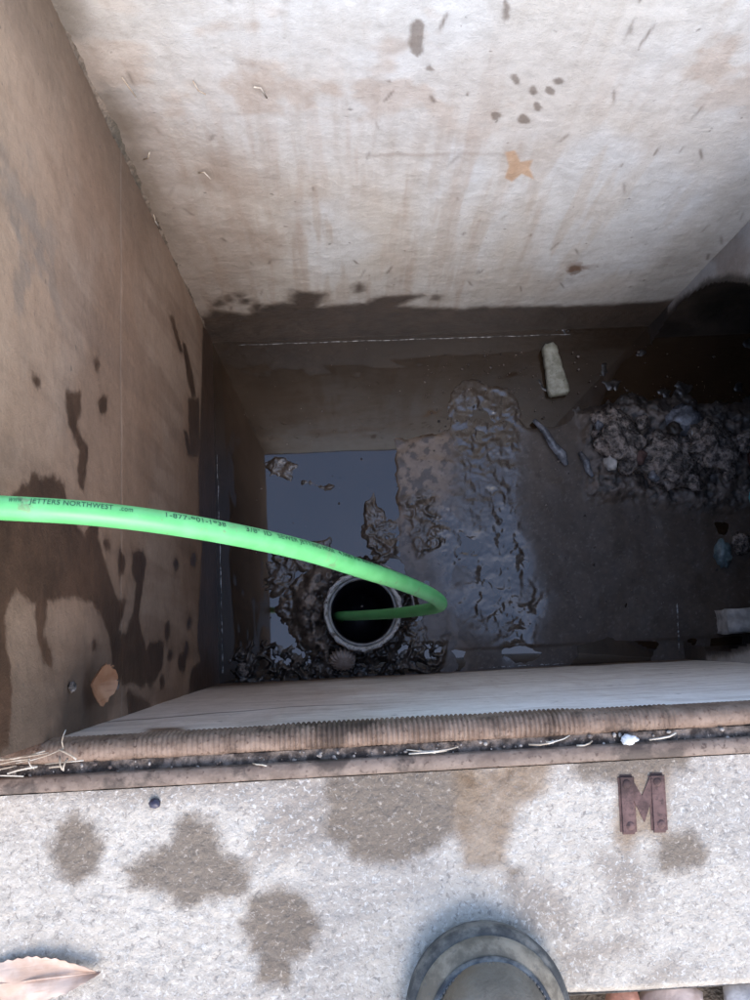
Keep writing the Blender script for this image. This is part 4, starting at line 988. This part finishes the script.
grit(45, (-0.16, 0.09), (0.0, 0.34), 0.0006, 0.0005, 0.0024)
grit(30, (-0.21, 0.15), (0.34, 0.52), 0.0006, 0.0005, 0.0018)
vv, ff = join_pd(parts)
o = link('grit', mesh_pd('grit', vv, ff), clump_mat); tag(o, 'pale grit scattered over the wet sludge', 'grit', kind='stuff')

# ------------------------------------------------------------------ litter on the ledge and in the groove
parts = []
grit(170, (XL - 0.10, XR), (YN - 0.0225, YN - 0.016), D - 0.002, 0.0006, 0.0022)
parts_gr = parts[-170:]
vv, ff = join_pd(parts_gr)
s = NT('pale_grit'); pg = s.done(s.mix(s.ramp(s.noise(150, 3), .4, .6), (0.11, 0.08, 0.065), (0.34, 0.30, 0.26)), 0.9)
o = link('groove_grit', mesh_pd('groove_grit', vv, ff), pg); tag(o, 'crumbs of grit lying in the groove of the metal edge', 'grit', kind='stuff')
s = NT('dry_straw'); straw = s.done(s.mix(s.ramp(s.noise(60, 3), .4, .6), (0.33, 0.26, 0.19), (0.55, 0.49, 0.41)), 0.7)
sp = []
def straws(n_, x0, x1, y0, y1, z0, lmin, lmax, rad, spread):
    for k in range(n_):
        x, y = rs.uniform(x0, x1), rs.uniform(y0, y1); a = rs.uniform(-spread, spread); L_ = rs.uniform(lmin, lmax); b = rs.uniform(-.2, .2)
        p = [(x + t * L_ * math.cos(a + b * t), y + t * L_ * math.sin(a + b * t), z0 + rs.uniform(0, .004) + 0.003 * math.sin(math.pi * t)) for t in (0, .35, .7, 1)]
        m_ = tube_mesh('t', p, rad * rs.uniform(.6, 1.2), 5); sp.append(([tuple(q.co) for q in m_.vertices], [tuple(q.vertices) for q in m_.polygons])); bpy.data.meshes.remove(m_)
straws(9, -0.29, -0.22, YN - 0.022, YN - 0.008, D + 0.001, 0.015, 0.05, 0.0006, 0.35)
straws(6, -0.24, -0.205, YN - 0.020, YN + 0.0, D + 0.002, 0.006, 0.015, 0.0006, 2.5)
straws(8, -0.20, 0.30, YN - 0.0225, YN - 0.018, D + 0.0, 0.008, 0.03, 0.0006, 0.10)
vv, ff = join_pd(sp)
o = link('dry_straw', mesh_pd('dry_straw', vv, ff), straw); tag(o, 'dry straw and grass stems caught on the metal edge', 'straw', kind='stuff')
debris('white_chip', 'small white chip sitting in the groove of the metal edge', 'chip', blob_mesh('white_chip', 0.006, 0.0035, 0.003, 15, 3, 0.4), white_mat, (0.1975, YN - 0.0195, D + 0.002))
debris('black_pebble', 'small black pebble on the pale ledge', 'pebble', blob_mesh('black_pebble', 0.0042, 0.0034, 0.003, 16, 3, 0.2), bore_mat, (-0.1445, -0.1075, D + 0.002))
sp = []
for pts in ([(-.192, .727), (-.188, .716), (-.184, .706)], [(-.205, .590), (-.198, .597), (-.193, .613)], [(-.236, .434), (-.226, .458), (-.219, .480)], [(-.127, .719), (-.124, .709), (-.117, .707)], [(-.150, .560), (-.143, .566), (-.137, .556)], [(-.06, .69), (-.064, .71), (-.07, .716)]):
    p3 = [(max(a, XL + 0.003), YF - 0.004 - 0.003 * i % 2, b) for i, (a, b) in enumerate(pts)]
    m_ = tube_mesh('t', p3, 0.0008, 5); sp.append(([tuple(q.co) for q in m_.vertices], [tuple(q.vertices) for q in m_.polygons])); bpy.data.meshes.remove(m_)
vv, ff = join_pd(sp)
o = link('rootlets', mesh_pd('rootlets', vv, ff), straw); tag(o, 'fine pale rootlets stuck to the far concrete wall', 'rootlets', kind='stuff')

# stones behind the ledge
s = NT('pinkish_stone'); n = s.noise(50, 5); pk = s.done(s.mix(s.ramp(n, .35, .65), (0.30, 0.22, 0.18), (0.50, 0.40, 0.35)), 0.85, s.bump(n, .6, .004))
debris('reddish_stone', 'small reddish stone on the soil behind the ledge', 'stone', blob_mesh('reddish_stone', 0.012, 0.012, 0.010, 21, 3, .2), rust_mat('red_stone', (0.34, 0.15, 0.10), (0.46, 0.25, 0.18), (0.3, 0.15, 0.1)), (0.182, YB - 0.012, 0.800))
debris('pinkish_stone', 'pinkish grey stone on the soil behind the ledge', 'stone', blob_mesh('pinkish_stone', 0.022, 0.020, 0.016, 22, 3, .2), pk, (0.218, YB - 0.018, 0.798))
debris('pale_stone', 'broad pale stone on the soil behind the ledge', 'stone', blob_mesh('pale_stone', 0.040, 0.028, 0.018, 23, 3, .2), lump_mat, (0.292, YB - 0.026, 0.798))
